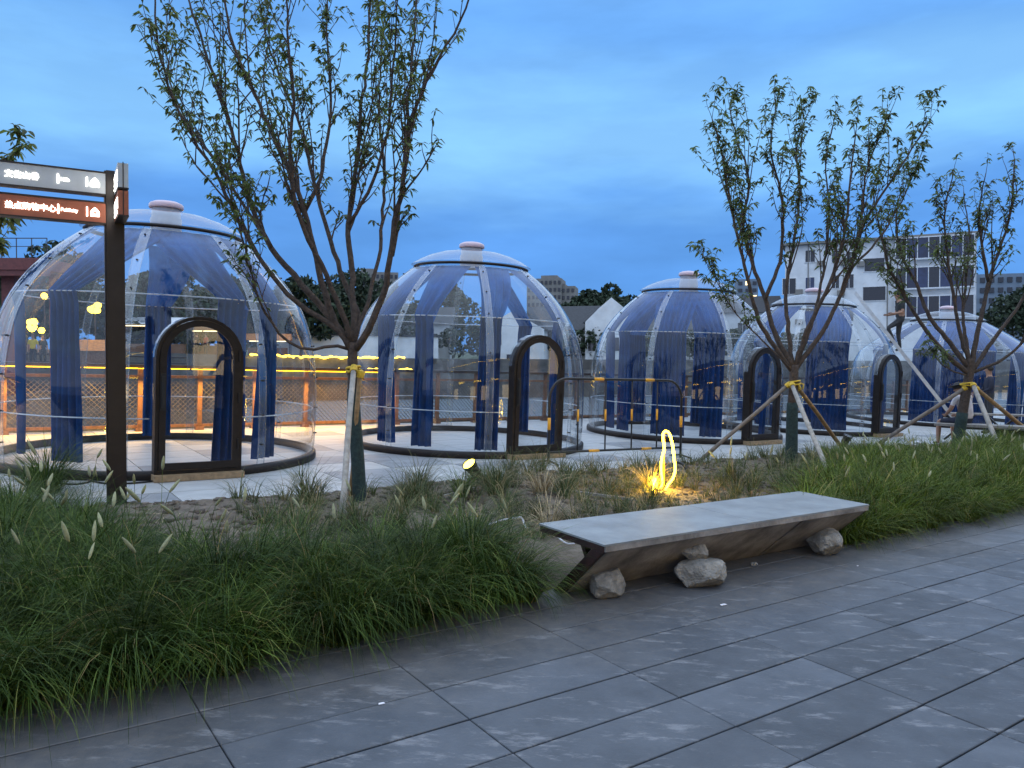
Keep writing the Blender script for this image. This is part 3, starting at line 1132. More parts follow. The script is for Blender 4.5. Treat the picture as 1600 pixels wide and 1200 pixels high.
# ------------------------------------------------------------------ river and far side
mb = MB()
mb.add([(-160, 8, -1.0), (260, 8, -1.0), (260, 130, -1.0), (-160, 130, -1.0)], [(0, 1, 2, 3)])
tag(mb.build('river', M_WATER), kind='structure')
bank = [(-140, 14), (-46, 26), (-25, 36), (-21, 50), (-17, 66), (6, 76), (60, 92), (240, 112)]
mb = MB()
n_ = len(bank)
vs_ = [(x, y, -1.6) for x, y in bank] + [(x, y, 1.7) for x, y in bank] + [(x - 1, y + 2.4, 1.7) for x, y in bank] + [(x - 1, y + 2.4, 2.75) for x, y in bank] + [(x * 9 if i in (0, n_ - 1) else x * 6, 2600, 2.75) for i, (x, y) in enumerate(bank)]
fs = []
for lv in range(4):
    fs += [(lv * n_ + i, lv * n_ + i + 1, (lv + 1) * n_ + i + 1, (lv + 1) * n_ + i) for i in range(n_ - 1)]
mb.add(vs_, fs)
mb.m = [0] * (3 * (n_ - 1)) + [1] * (n_ - 1)
tag(mb.build('embankment', [M_CONC, M_GREENF]), kind='structure')
for z, dx, dy, lab in ((1.72, .2, -.1, 'lower warm light line along the far river wall'), (2.8, -.8, 2.25, 'upper warm light line along the far river wall')):
    m_ = MB()
    lp = []
    for (x0, y0), (x1, y1) in zip([(-19.3, 57), (-17, 66)], [(-17, 66), (-9, 69.5)]):
        for k in range(40):
            f = k / 40
            lp.append((x0 + (x1 - x0) * f + dx, y0 + (y1 - y0) * f + dy, z + .05 * math.sin(k * .9) + random.uniform(-.04, .04)))
    m_.tube(lp, [random.uniform(.03, .11) for _ in lp], 5)
    tag(m_.build('light_line', M_LEDY), lab, 'light strip')
# dark rail on the far left bank
fr = thing('bank_railing', 'dark handrail along the far left river bank', 'railing', Matrix.Identity(4))
pa = [(-46, 26.2), (-25, 36.2), (-21.2, 50)]
m_ = MB(); m2_ = MB()
for (x0, y0), (x1, y1) in zip(pa, pa[1:]):
    for z in (2.05, 2.45):
        m_.tube([(x0, y0, z), (x1, y1, z)], .06, 5)
    for k in range(8):
        f = k / 8
        x, y = x0 + (x1 - x0) * f, y0 + (y1 - y0) * f
        b_ = MB(); b_.tube([(x, y, 1.7), (x, y, 2.5)], .05, 5); b_.build('post', M_RAILT, fr)
m_.build('handrail', M_RAILT, fr)
# bare earth spit with reeds on the water
mb = MB()
for (cx, cy, rx, ry, hh) in ((-11.5, 25.5, 5.2, 2.6, 1.55), (-17, 28, 7, 3.0, 2.0), (-2.5, 30, 3.2, 2, .9)):
    nu, nv = 22, 9
    vs_, fs = [], []
    for j in range(nv + 1):
        f = j / nv
        for i in range(nu):
            a = 2 * PI * i / nu
            w = 1 + .25 * mnoise.noise(Vector((math.cos(a) * 2 + cx, math.sin(a) * 2, 0)))
            vs_.append((cx + rx * f * w * math.cos(a), cy + ry * f * w * math.sin(a), -1.2 + hh * (1 - f ** 1.7) * (1 + .2 * mnoise.noise(Vector((cx + rx * f * math.cos(a), cy + ry * f * math.sin(a), 7))))))
    for j in range(nv):
        for i in range(nu):
            fs.append((j * nu + i, j * nu + (i + 1) % nu, (j + 1) * nu + (i + 1) % nu, (j + 1) * nu + i))
    mb.add(vs_, fs)
tag(mb.build('earth_bank', M_EARTH, smooth=True), kind='structure')


# ------------------------------------------------------------------ buildings across the river
def face_frame(c, yaw):
    return T(c, Matrix.Rotation(yaw, 4, 'Z'))


def window(parent, x, z, w, h, y, pane, frame=True, bars=1):
    m_ = MB()
    t_ = .07
    m_.box((x, y - .03, z + h / 2), (w + .16, .10, t_)); m_.box((x, y - .03, z - h / 2), (w + .2, .16, t_))
    for sx in (-1, 1):
        m_.box((x + sx * (w / 2 + .035), y - .03, z), (t_, .09, h - t_))
    for b_ in range(1, bars + 1):
        m_.box((x - w / 2 + w * b_ / (bars + 1), y - .02, z), (.05, .06, h - t_))
    wo = m_.build('window', M_FRAMEW, parent)
    m_ = MB(); m_.box((x, y - .006, z), (w, .01, h - .02)); m_.build('pane', pane, wo)
    return wo


def gable_house(label, c, yaw, w, d, h, rh, wins, dark=True, stepped=True):
    root = thing('white_house', label, 'house', face_frame(c, yaw), 'white houses across the river')
    m_ = MB(); m_.box((0, d / 2, h / 2), (w, d, h)); 
    if stepped:     # gable wall facing the river
        m_.prism([(-w / 2, 0, h), (w / 2, 0, h), (w / 2 * .55, 0, h + rh * .55), (w / 2 * .5, 0, h + rh * .62), (0, 0, h + rh + .35), (-w / 2 * .5, 0, h + rh * .62), (-w / 2 * .55, 0, h + rh * .55)], (0, .35, 0))
    m_.build('wall', M_WALL, root)
    m_ = MB()
    if stepped:
        m_.prism([(-w / 2 - .4, .36, h - .1), (w / 2 + .4, .36, h - .1), (0, .36, h + rh)], (0, d, 0))
    else:
        m_.prism([(-w / 2 - .5, -.6, h), (-w / 2 - .5, d + .6, h), (-w / 2 - .5, d / 2, h + rh)], (w + 1.0, 0, 0))
    m_.build('roof', M_ROOF, root)
    for (x, z, ww, hh) in wins:
        window(root, x, z, ww, hh, 0, M_PANE)
    return root


def at_bank(x, d, z=2.75):
    p = at(x, 579, d)
    return Vector((p.x, d, z))


gable_house('white gabled house with a window, seen through the second dome', at_bank(800, 84, .9), -.15, 7.0, 8, 5.2, 1.6, [(-1.6, 4.1, .9, 1.3), (1.6, 4.1, .9, 1.3), (0, 1.8, 1.2, 1.4)])
gable_house('long white house under a dark tiled roof, between the second and third domes', at_bank(875, 92, 2.2), -.2, 8.0, 8, 4.2, 3.2, [(-2.5, 2.6, 1.2, 1.5), (1.2, 2.6, 1.0, 1.5), (3.0, 2.6, 1.0, 1.5)], stepped=False)
gable_house('white stepped gable end beside the dark tiled roof', at_bank(955, 88, 1.6), -.25, 6.0, 7, 5.6, 2.4, [(-2.2, 3.0, .9, 1.6), (.4, 3.0, 1.0, 1.6)])
gable_house('white house with dark roof, seen through the third dome', at_bank(1050, 95, 1.6), -.2, 9.0, 7, 5.0, 2.6, [(-3, 3.2, 1.2, 1.4), (0, 3.2, 1.2, 1.4), (3, 3.2, 1.2, 1.4)], stepped=False)
gable_house('low white house between the third and fourth domes', at_bank(1160, 98), -.2, 9.0, 7, 6.2, 2.4, [(-3, 4.2, 1.2, 1.5), (0, 4.2, 1.2, 1.5), (3, 4.2, 1.2, 1.5)], stepped=False)
gable_house('white house seen through the left half of the second dome', at_bank(655, 88), .05, 7.0, 7, 4.2, 2.2, [(-2, 2.4, 1.2, 1.4), (1.5, 2.4, 1.2, 1.4)], stepped=False)
# long garden wall
gw = MB(); gw.box((0, 0, 1.2), (17, .4, 2.4)); gw.box((0, 0, 2.47), (17.4, .7, .14), mi=1)
o = gw.build('garden_wall', [M_WALL, M_ROOF]); o.matrix_world = face_frame(at_bank(560, 79), .40)
tag(o, 'long white garden wall between the first and second domes', 'wall')

# four-storey building
B = thing('apartment_building', 'white four storey building with blue glazed balconies behind the ladder', 'building', face_frame(at_bank(1368, 92, 2.7), -.43))
bw, bh, bd = 20.6, 14.4, 11
m_ = MB(); m_.box((0, bd / 2, bh / 2), (bw, bd, bh)); m_.build('wall', M_WALL, B)
m_ = MB(); m_.box((0, bd / 2 - .2, bh + .14), (bw + 1.0, bd + 1.0, .26)); m_.box((0, bd / 2, bh + .45), (bw - 6, bd - 4, .4)); m_.build('roof', M_WALLG, B)
X0 = -bw / 2
for (px, py, ww, hh, pane) in [(1228, 442, 1.7, 2.0, M_PANE), (1263, 438, 1.1, 1.4, M_PANEB), (1263, 395, 1.2, 1.5, M_PANE), (1305, 438, .9, 1.6, M_PANE), (1327, 438, 1.1, 1.7, M_PANE),
                               (1305, 398, .9, 1.5, M_PANE), (1330, 400, 1.1, 1.3, M_PANE), (1367, 414, 2.4, 1.6, M_PANE), (1367, 459, 2.7, 1.7, M_PANE),
                               (1263, 490, 1.2, 1.6, M_PANE), (1327, 490, 1.1, 1.7, M_PANE)]:
    window(B, (px - 1370) * 83 / F, (579 - py) * 92 / F + 1.6 - 2.7, ww * .9, hh, 0, pane, bars=0 if ww > 2 else 1)
for py in (393, 438, 482):
    m_ = MB()
    zc = (579 - py) * 92 / F + 1.6 - 2.7
    m_.box((6.0, -.45, zc - 1.28), (8.1, .9, .16)); m_.box((6.0, -.45, zc + 1.2), (8.1, .9, .12))
    for k in range(8):
        m_.box((2.0 + k * 8.0 / 7, -.85, zc), (.09, .09, 2.4))
    bal = m_.build('glazed_balcony', M_FRAMEW, B)
    for k in range(7):
        m2 = MB(); m2.box((2.0 + (k + .5) * 8.0 / 7, -.82, zc), (1.03, .03, 2.36)); m2.build('pane', M_PANEB if k % 3 else M_PANE, bal)
for (px, py) in [(1245, 452), (1281, 408), (1314, 456), (1345, 412), (1318, 408), (1245, 500)]:
    m_ = MB(); m_.box(((px - 1370) * 83 / F, -.25, (579 - py) * 92 / F - 1.1), (.85, .4, .62)); m_.build('air_conditioner', M_WALLG, B)
for x_ in (-7.6, -3.6, 1.2):
    m_ = MB(); m_.tube([(x_, -.07, .1), (x_, -.07, bh - .1)], .06, 5); m_.build('downpipe', M_WALLG, B)


def tower(label, x, ytop, d, w, dep, ybase_z, m, cols, rows, yaw=0, lit=.04, steps=None):
    p = at(x, ytop, d)
    h = p.z - ybase_z
    root = thing('tower_block', label, 'building', face_frame((p.x, d, ybase_z), yaw))
    m_ = MB(); m_.box((0, dep / 2, h / 2), (w, dep, h))
    for (sx, sw, sh) in (steps or []):
        m_.box((sx, dep / 2, h + sh / 2), (sw, dep * .8, sh))
    m_.build('wall', m, root)
    cw, rh_ = w / cols, min(3.1, h / rows)
    pm = {}
    for r in range(rows):
        for c in range(cols):
            lit_ = random.random() < lit
            key = 'l' if lit_ else 'd'
            m2 = MB(); m2.box((-w / 2 + (c + .5) * cw, -.1, h - (r + .6) * rh_), (cw * .55, .3, rh_ * .5))
            m2.build('window', M_WIN if lit_ else M_PANE, root)
    return root


tower('tall grey tower block standing beyond the big foreground tree', 590, 425, 320, 17, 14, 3, M_WALLG, 9, 13, .2, .02, [(-4, 6, 1.5)])
tower('brown grey tower block right of the second dome, the tallest there', 850, 435, 330, 15, 14, 3, M_WALLG, 8, 12, -.2, .03, [(2, 7, 1.4)])
tower('stepped tower block nearer the wooded hill, right of the tallest one', 884, 447, 330, 8, 12, 3, M_WALLG, 4, 10, -.2, .03, [(-2, 3, 1.2)])
tower('low distant block above the third dome', 1168, 436, 340, 9, 12, 3, M_WALLB, 3, 6, -.2, .1)
tower('broad blue grey office block at the right behind the third tree', 1585, 427, 190, 24, 16, 2.7, M_WALLB, 12, 9, -.25, .05)
tower('small distant block left of the tall grey tower', 545, 462, 330, 14, 12, 3, M_WALLG, 7, 9, .2, .04)

# footbridge at the far left
fb = thing('footbridge', 'red brown steel footbridge with thin railing at the far left', 'footbridge', T((0, 0, 0)))
d = 34.0
pL, pR = at(-160, 405, d), at(95, 405, d)
m_ = MB(); m_.beam(pL + Vector((0, 0, -.35)), pR + Vector((0, 0, -.35)), 2.2, .5); m_.beam(pL + Vector((0, -.9, -.72)), pR + Vector((0, -.9, -.72)), .25, .25); m_.build('deck', M_REDST, fb)
for x in (18, -90, 92):
    p = at(x, 430, d); m_ = MB(); m_.box((p.x, d, p.z / 2), (.55, .55, p.z)); m_.build('column', M_REDST, fb)
m_ = MB()
m_.tube([pL + Vector((0, -1, .75)), pR + Vector((0, -1, .75))], .025, 4); m_.tube([pL + Vector((0, -1, .4)), pR + Vector((0, -1, .4))], .018, 4)
for k in range(12):
    q0 = pL.lerp(pR, k / 11) + Vector((0, -1, -.1)); m_.tube([q0, q0 + Vector((0, 0, .85))], .02, 4)
m_.build('bridge_railing', M_RAILT, fb)

# wooded hill and far terrain
mb = MB()
nu, nv = 60, 14
vs_, fs = [], []
for j in range(nv + 1):
    for i in range(nu + 1):
        x = -260 + 640 * i / nu
        y = 380 + 300 * j / nv
        h = 26 * math.sin(PI * min(1, j / nv * .9)) * (.55 + .55 * mnoise.noise(Vector((x / 110, y / 160, 3)))) + 2
        vs_.append((x, y, h))
for j in range(nv):
    for i in range(nu):
        fs.append((j * (nu + 1) + i, j * (nu + 1) + i + 1, (j + 1) * (nu + 1) + i + 1, (j + 1) * (nu + 1) + i))
mb.add(vs_, fs)
tag(mb.build('hill', M_GREENF, smooth=True), kind='structure')


def leaf_cloud(center, rx, ry, rz, n, size, lumps=9, flat=.35):
    """leaf clumps gathered in lumps through a crown volume"""
    cs = []
    for i in range(lumps):
        a, b, r = random.uniform(0, 2 * PI), random.uniform(-.5, 1) * PI / 2, random.uniform(.35, .85)
        cs.append((center[0] + rx * r * math.cos(a) * math.cos(b), center[1] + ry * r * math.sin(a) * math.cos(b), center[2] + rz * r * math.sin(b), random.uniform(.30, .55)))
    cs = np.array(cs)
    k = rng.integers(0, lumps, n)
    d = rng.normal(size=(n, 3)); d /= np.linalg.norm(d, axis=1)[:, None]
    rad = rng.uniform(.55, 1.0, n) ** .6 * cs[k, 3]
    c = cs[k, :3] + d * rad[:, None] * np.array([rx, ry, rz])
    a = rng.normal(size=(n, 3)); a /= np.linalg.norm(a, axis=1)[:, None]
    b = np.cross(a, rng.normal(size=(n, 3))); b /= np.linalg.norm(b, axis=1)[:, None]
    s_ = size * rng.uniform(.5, 1.2, n)[:, None]
    v = np.stack([c - a * s_, c - b * s_ * .55, c + a * s_, c + b * s_ * .55], 1).reshape(-1, 3)
    return v, np.arange(n * 4).reshape(-1, 4)


def bushy_tree(label, base, h, w, n=2600, size=.3, lumps=12, group='dark trees across the river', m=None):
    root = thing('dark_tree', label, 'tree', T(base), group)
    m_ = MB()
    m_.tube(smooth_path([(0, 0, -.3), (.1, 0, h * .3), (-.05, .1, h * .7)], 3), [.16 * h / 6 * (1 - .8 * i / 6) for i in range(7)], 6)
    for k in range(5):
        a = k * 1.3
        m_.tube([(.05, 0, h * (.25 + .08 * k)), (math.cos(a) * w * .3, math.sin(a) * w * .3, h * (.5 + .08 * k))], [.05 * h / 6, .015], 4)
    m_.build('trunk', M_BARK, root)
    v, qd = leaf_cloud((0, 0, h * .6), w / 2, w / 2, h * .45, n, size, lumps)
    link('crown', fast_mesh('crown', v, qd, m or M_DLEAF), root)
    return root


for (x, d, h, w, lab) in [(20, 62, 6.6, 9, 'dark tree beyond the lantern lights at the left edge'), (150, 66, 6.2, 9, 'dark tree behind the orange stall'), (255, 72, 6.4, 9, 'dark tree behind the white canopy stall'), (325, 76, 6.8, 9, 'dark tree behind the brown stall'), (400, 78, 6.4, 9, 'dark tree behind the red stall at the right side of the nearest dome'), (640, 92, 6.4, 8, 'dark tree seen through the left half of the second dome'),
                          (470, 76, 7.6, 8, 'dark tree left of the big foreground trunk, beyond the white wall'), (512, 80, 8.6, 8, 'dark round tree above the white garden wall'),
                          (556, 82, 8.8, 8, 'dark tree right behind the big foreground fork'), (600, 86, 8.0, 8, 'dark tree under the tall grey tower'),
                          (290, 66, 8.0, 9, 'dark tree seen through the arched door top of the nearest dome'), (360, 70, 7.2, 8, 'dark tree seen through the right side of the nearest dome'),
                          (215, 62, 6.6, 8, 'dark tree seen behind the signpost in the nearest dome'), (90, 58, 7.5, 8, 'dark tree behind the lantern lights at the left'),
                          (1582, 105, 9.0, 11, 'dark tree below the blue grey office block'), (1640, 100, 9.5, 11, 'dark tree at the right edge below the office block'),
                          (702, 100, 10, 9, 'dark tree seen through the upper middle of the second dome'), (1085, 108, 9, 9, 'dark tree seen through the upper third dome')]:
    p = at(x, 579, d)
    bushy_tree(lab, (p.x, d, 2.6), h, w, 2400, .34)
v, qd = [], []
n0 = 0
for (x, yt, d, w) in [(905, 470, 240, 14), (925, 455, 240, 13), (945, 452, 245, 14), (962, 463, 240, 12), (985, 470, 245, 14), (1010, 480, 240, 16), (870, 480, 240, 14), (640, 480, 250, 18), (430, 480, 250, 22), (380, 485, 250, 22), (1120, 480, 250, 20), (1640, 480, 260, 26)]:
    p = at(x, yt, d)
    a, b = leaf_cloud((p.x, d, p.z - 5), w / 2, w / 2, 5.5, 1500, 1.0, 10)
    v.append(a); qd.append(b + n0); n0 += len(a)
tag(link('hill_woods', fast_mesh('hill_woods', np.concatenate(v), np.concatenate(qd), M_DLEAF)), 'dark woods on the far hill between the towers and the domes', 'woods', kind='stuff')

v, qd = [], []
n0 = 0
for k in range(26):
    x = -34 + k * 3.4
    y = 84 + .22 * max(0, x + 10) + random.uniform(-2, 2) - (22 if x < -24 else 0)
    a, b = leaf_cloud((x, y, 4.0 + random.uniform(-.3, .8)), 2.6, 1.6, 2.2, 620, .32, 8)
    v.append(a); qd.append(b + n0); n0 += len(a)
tag(link('far_shrubs', fast_mesh('far_shrubs', np.concatenate(v), np.concatenate(qd), M_DLEAF)), 'dark shrubs along the far river bank', 'shrubs', kind='stuff')

# ------------------------------------------------------------------ trees in the bed
def leaf_mesh(name, pts, dirs_, size):
    n = len(pts)
    pts = np.array(pts); d = np.array(dirs_)
    d /= np.linalg.norm(d, axis=1)[:, None]
    up = np.array([0, 0, 1.0])
    sd = np.cross(d, up) + rng.normal(0, .35, (n, 3))
    sd /= np.linalg.norm(sd, axis=1)[:, None]
    nm = np.cross(sd, d)
    L = (size * rng.uniform(.65, 1.25, n))[:, None]
    Wd = L * .155
    p0 = pts
    p1 = pts + d * L * .42 + nm * L * .06
    p2 = pts + d * L * .92 - up * L * .34
    fold = nm * Wd * .45
    a, b = p1 - sd * Wd - fold + d * 0, p1 + sd * Wd - fold
    c1 = (p1 + p2) / 2 + nm * L * .03
    a2, b2 = c1 - sd * Wd * .8 - fold * .8, c1 + sd * Wd * .8 - fold * .8
    v = np.stack([p0, a, p1, b, a2, c1, b2, p2], 1).reshape(-1, 3)
    o = (np.arange(n) * 8)[:, None]
    quads = np.concatenate([o + np.array([[1, 2, 5, 4]]), o + np.array([[2, 3, 6, 5]])])
    tris = np.concatenate([o + np.array([[0, 2, 1]]), o + np.array([[0, 3, 2]]), o + np.array([[4, 5, 7]]), o + np.array([[5, 6, 7]])])
    return fast_mesh(name, v, quads, M_LEAF, tris=tris)


def resample(pts, step):
    L = [0]
    for a, b in zip(pts, pts[1:]):
        L.append(L[-1] + (b - a).length)
    n = max(3, int(L[-1] / step))
    o = []
    for i in range(n + 1):
        t = L[-1] * i / n
        k = max(j for j in range(len(L)) if L[j] <= t + 1e-9)
        k = min(k, len(pts) - 2)
        f = (t - L[k]) / max(1e-6, L[k + 1] - L[k])
        o.append(pts[k].lerp(pts[k + 1], f))
    return o, L[-1]


def street_tree(label, base, fork_pts, limbs, leaf_size, dens, r_trunk, wrap_to, low=.30, group='young trees in the planting bed', leafz=(0, 99), twigs=1.0):
    root = thing('young_tree', label, 'tree', T(base), group)
    loc = lambda p: Vector(p) - Vector(base)
    tr = MB()
    fp = smooth_path([loc(p) for p in fork_pts], 4)
    tr.tube(fp, [r_trunk * (1 - .22 * i / (len(fp) - 1)) for i in range(len(fp))], 9)
    br, tw = MB(), MB()
    LP, LD = [], []

    def leaves_at(p, d, k):
        for _ in range(k):
            a = random.uniform(0, 2 * PI)
            h = Vector((math.cos(a), math.sin(a), random.uniform(-.9, .05)))
            dd = (h + d * .5 + Vector((0, 0, -.12)))
            LP.append(tuple(p)); LD.append(tuple(dd))

    def twig(p, d, L, r, depth):
        pts = [p.copy()]
        dd = d.normalized()
        n = 5
        for i in range(n):
            dd = (dd + Vector((random.gauss(0, .10), random.gauss(0, .10), .10 + random.gauss(0, .05)))).normalized()
            pts.append(pts[-1] + dd * L / n)
        tw.tube(pts, [r * (1 - .75 * i / n) + .0012 for i in range(n + 1)], 4, False)
        rs, LL = resample(pts, .075)
        for i, q in enumerate(rs):
            f = i / len(rs)
            if f > .22 and random.random() < dens * (.35 + f):
                leaves_at(q, dd, random.choice((1, 2)) if f < .6 else random.choice((2, 3, 3, 4)))
        leaves_at(pts[-1], dd, max(1, int(4 * dens)))
        if depth > 0:
            for i in range(2, n):
                if random.random() < .75:
                    a = random.uniform(0, 2 * PI)
                    o_ = dd.orthogonal().normalized()
                    o_ = Matrix.Rotation(a, 3, dd) @ o_
                    twig(pts[i], dd * .8 + o_ * .6, L * random.uniform(.35, .6), r * .6, depth - 1)

    for (pts, r0) in limbs:
        sp = smooth_path([loc(p) for p in pts], 5)
        rs, LL = resample(sp, .12)
        n = len(rs)
        for i in range(1, n):
            rs[i] = rs[i] + Vector((random.gauss(0, .006), random.gauss(0, .006), 0))
        rad = [r0 * .84 * (1 - .86 * (i / (n - 1)) ** .85) + .003 for i in range(n)]
        br.tube(rs, rad, 6)
        for i in range(n):
            f = i / (n - 1)
            if f < low:
                continue
            for _ in range(1 if random.random() < .62 * twigs else 0):
                d = (rs[min(i + 1, n - 1)] - rs[i - 1]).normalized()
                o_ = Matrix.Rotation(random.uniform(0, 2 * PI), 3, d) @ d.orthogonal().normalized()
                L = min(.80, LL * .26) * random.uniform(.35, 1.0) * (1.15 - .5 * f)
                twig(rs[i], d * .85 + o_ * random.uniform(.25, .60) + Vector((0, 0, .30)), L, max(.0035, rad[i] * .45), 1)
        for _ in range(4):
            i = int(n * random.uniform(.28, .75))
            d = (rs[min(i + 1, n - 1)] - rs[i - 1]).normalized()
            o_ = Matrix.Rotation(random.uniform(0, 2 * PI), 3, d) @ d.orthogonal().normalized()
            twig(rs[i], d + o_ * random.uniform(.15, .42) + Vector((0, 0, .25)), LL * random.uniform(.2, .34), max(.005, rad[i] * .5), 1)
        twig(rs[-1], (rs[-1] - rs[-3]), .35, .004, 0)
    tr.v += br.v; o_ = len(tr.v) - len(br.v); tr.f += [tuple(a + o_ for a in f) for f in br.f]; tr.m += br.m
    tr.build('trunk', M_BARK, root, True)
    tag(tw.build('twigs', M_BARK, root, True), kind='stuff')
    me = leaf_mesh('leaves', LP, LD, leaf_size)
    tag(link('leaves', me, root), kind='stuff')
    # wrap up to a height
    m_ = MB()
    wp = [p for p in fp if p.z <= wrap_to] 
    m_.tube([wp[0]] + wp[1:], [(r_trunk * (1 - .22 * i / (len(fp) - 1))) * 1.09 + .003 for i in range(len(wp))], 10)
    m_.build('trunk_wrap', M_WRAP, root, True)
    print(label[:20], 'leaves', len(LP))
    return root


def limb_px(pixels, d0, dd):
    """limb through photo points at depth d0, drifting by dd metres towards its tip"""
    n = len(pixels)
    return [at(x, y, d0 + dd * (i / (n - 1)) ** 1.1) for i, (x, y) in enumerate(pixels)]


# tree 1
s1, t1 = on_ground(563, 795)
base1 = P(s1, t1)
D1 = base1.y
forkp = [base1 + Vector((0, 0, -.05)), at(559, 720, D1), at(553, 640, D1), at(551, 580, D1), at(551, 535, D1)]
L1 = [([(550, 552), (530, 517), (463, 472), (413, 414), (373, 346), (337, 270), (301, 216), (265, 140), (246, 60), (240, -40)], .036, -.5),
      ([(548, 545), (526, 510), (478, 452), (424, 386), (393, 324), (368, 225), (335, 120), (300, 20), (285, -60)], .045, .6),
      ([(551, 545), (517, 490), (494, 405), (474, 324), (440, 240), (400, 150), (362, 60), (345, -50)], .048, -.2),
      ([(476, 330), (500, 280), (517, 170), (512, 90), (510, -20)], .026, .3),
      ([(553, 540), (553, 490), (550, 430), (544, 350), (556, 260), (565, 170), (575, 80), (580, -40)], .044, .9),
      ([(556, 545), (570, 525), (602, 450), (616, 351), (629, 292), (643, 189), (674, 112), (720, 31), (740, -30)], .046, -.6),
      ([(612, 400), (624, 320), (634, 230), (640, 140), (648, 40), (655, -60)], .03, .1),
      ([(551, 540), (535, 490), (505, 420), (470, 345), (452, 250), (458, 160), (450, 60), (448, -50)], .038, -1.0),
      ([(553, 535), (560, 500), (535, 430), (512, 360), (490, 280), (470, 200), (425, 90), (400, -20)], .034, 1.2),
      ([(545, 350), (575, 300), (600, 230), (610, 150), (618, 50), (622, -50)], .022, -.5),
      ([(543, 545), (520, 540), (480, 546), (440, 525), (405, 470), (385, 400), (368, 330), (340, 240)], .017, -.9),
      ([(552, 535), (575, 470), (590, 410), (598, 340), (600, 260), (592, 180), (596, 90), (604, -20)], .028, 1.4),
      ([(424, 386), (380, 320), (330, 240), (285, 180), (262, 100), (262, 10)], .02, .9)]
limbs = [(limb_px(p, D1, dd), r) for p, r, dd in L1]
street_tree('large foreground tree with bare forking limbs and yellow strap, left of the second dome', base1, forkp, limbs, .080, .85, .062, (at(0, 606, D1).z - base1.z), low=.27)

# tree 2
s2, t2 = on_ground(1236, 730)
base2 = P(s2, t2)
D2 = base2.y
forkp = [base2 + Vector((0, 0, -.05)), at(1237, 690, D2), at(1238, 640, D2), at(1240, 600, D2), at(1241, 570, D2)]
L2 = [([(1238, 580), (1218, 552), (1185, 500), (1170, 440), (1152, 370), (1138, 300), (1125, 230), (1112, 185)], .045, -.5),
      ([(1239, 575), (1210, 520), (1195, 465), (1172, 400), (1161, 350), (1170, 280), (1150, 215), (1140, 170)], .05, .4),
      ([(1195, 468), (1215, 420), (1222, 383), (1222, 310), (1205, 240), (1212, 160)], .035, -.2),
      ([(1240, 575), (1232, 520), (1228, 450), (1240, 380), (1250, 300), (1245, 230), (1262, 180)], .042, .9),
      ([(1242, 575), (1262, 515), (1296, 444), (1318, 370), (1327, 300), (1336, 204)], .045, -.6),
      ([(1242, 578), (1290, 510), (1330, 420), (1347, 356), (1380, 300), (1420, 240), (1455, 185)], .045, .3),
      ([(1330, 420), (1345, 350), (1352, 280), (1375, 210), (1392, 175)], .028, -.4),
      ([(1330, 420), (1372, 375), (1400, 330), (1420, 290), (1440, 240)], .022, .6),
      ([(1241, 575), (1270, 500), (1290, 400), (1295, 320), (1290, 250), (1305, 180)], .032, 1.1),
      ([(1239, 580), (1205, 545), (1150, 490), (1120, 440), (1105, 410)], .014, -.7)]
limbs = [(limb_px(p, D2, dd), r) for p, r, dd in L2]
street_tree('second tree with green wrapped trunk and three poles, right behind the bench', base2, forkp, limbs, .104, .85, .085, (at(0, 620, D2).z - base2.z), low=.36)

# tree 3
s3, t3 = on_ground(1496, 706)
base3 = P(s3, t3)
D3 = base3.y
forkp = [base3 + Vector((0, 0, -.05)), at(1500, 670, D3), at(1508, 620, D3), at(1515, 580, D3), at(1516, 560, D3)]
L3 = [([(1514, 585), (1480, 555), (1450, 520), (1422, 478), (1400, 440), (1386, 410), (1375, 360), (1365, 310)], .06, -.6),
      ([(1514, 575), (1480, 530), (1452, 495), (1430, 440), (1407, 395), (1400, 340), (1410, 290)], .06, .5),
      ([(1515, 570), (1500, 520), (1490, 460), (1480, 400), (1476, 330), (1490, 270)], .05, -.3),
      ([(1517, 570), (1532, 500), (1545, 440), (1560, 395), (1580, 330), (1585, 250)], .06, .3),
      ([(1545, 440), (1535, 390), (1530, 330), (1540, 270)], .04, -.5),
      ([(1518, 580), (1560, 520), (1590, 480), (1615, 430), (1630, 350), (1640, 280)], .05, .6),
      ([(1518, 583), (1570, 560), (1610, 520), (1650, 460), (1670, 380)], .04, -.6),
      ([(1516, 570), (1505, 500), (1510, 430), (1515, 370), (1505, 300)], .045, 1.0),
      ([(1514, 588), (1485, 578), (1462, 560), (1450, 535)], .02, -.6)]
limbs = [(limb_px(p, D3, dd), r) for p, r, dd in L3]
street_tree('third tree leaning right with three poles, in front of the seated man', base3, forkp, limbs, .115, .72, .10, (at(0, 640, D3).z - base3.z), low=.40)

# leaf sprays of a tree at the far left edge
pb = at(-150, 600, 11)
lt = [([at(-150, 500, 11), at(-120, 380, 11), at(-60, 300, 10.6), at(-20, 262, 10.4), at(15, 245, 10.3)], .05),
      ([at(-150, 480, 11), at(-100, 400, 10.8), at(-40, 360, 10.5), at(8, 352, 10.4)], .04),
      ([at(-140, 470, 11), at(-90, 420, 11.3), at(-30, 395, 11.2), at(0, 375, 11.1)], .035)]
pb.z = G(0, 11)
street_tree('tree at the left edge behind the sign arms, only leaf sprays in view', pb, [pb, pb + Vector((0, 0, 1)), at(-150, 500, 11)], lt, .15, 1.1, .09, .01, low=.45, twigs=.8)


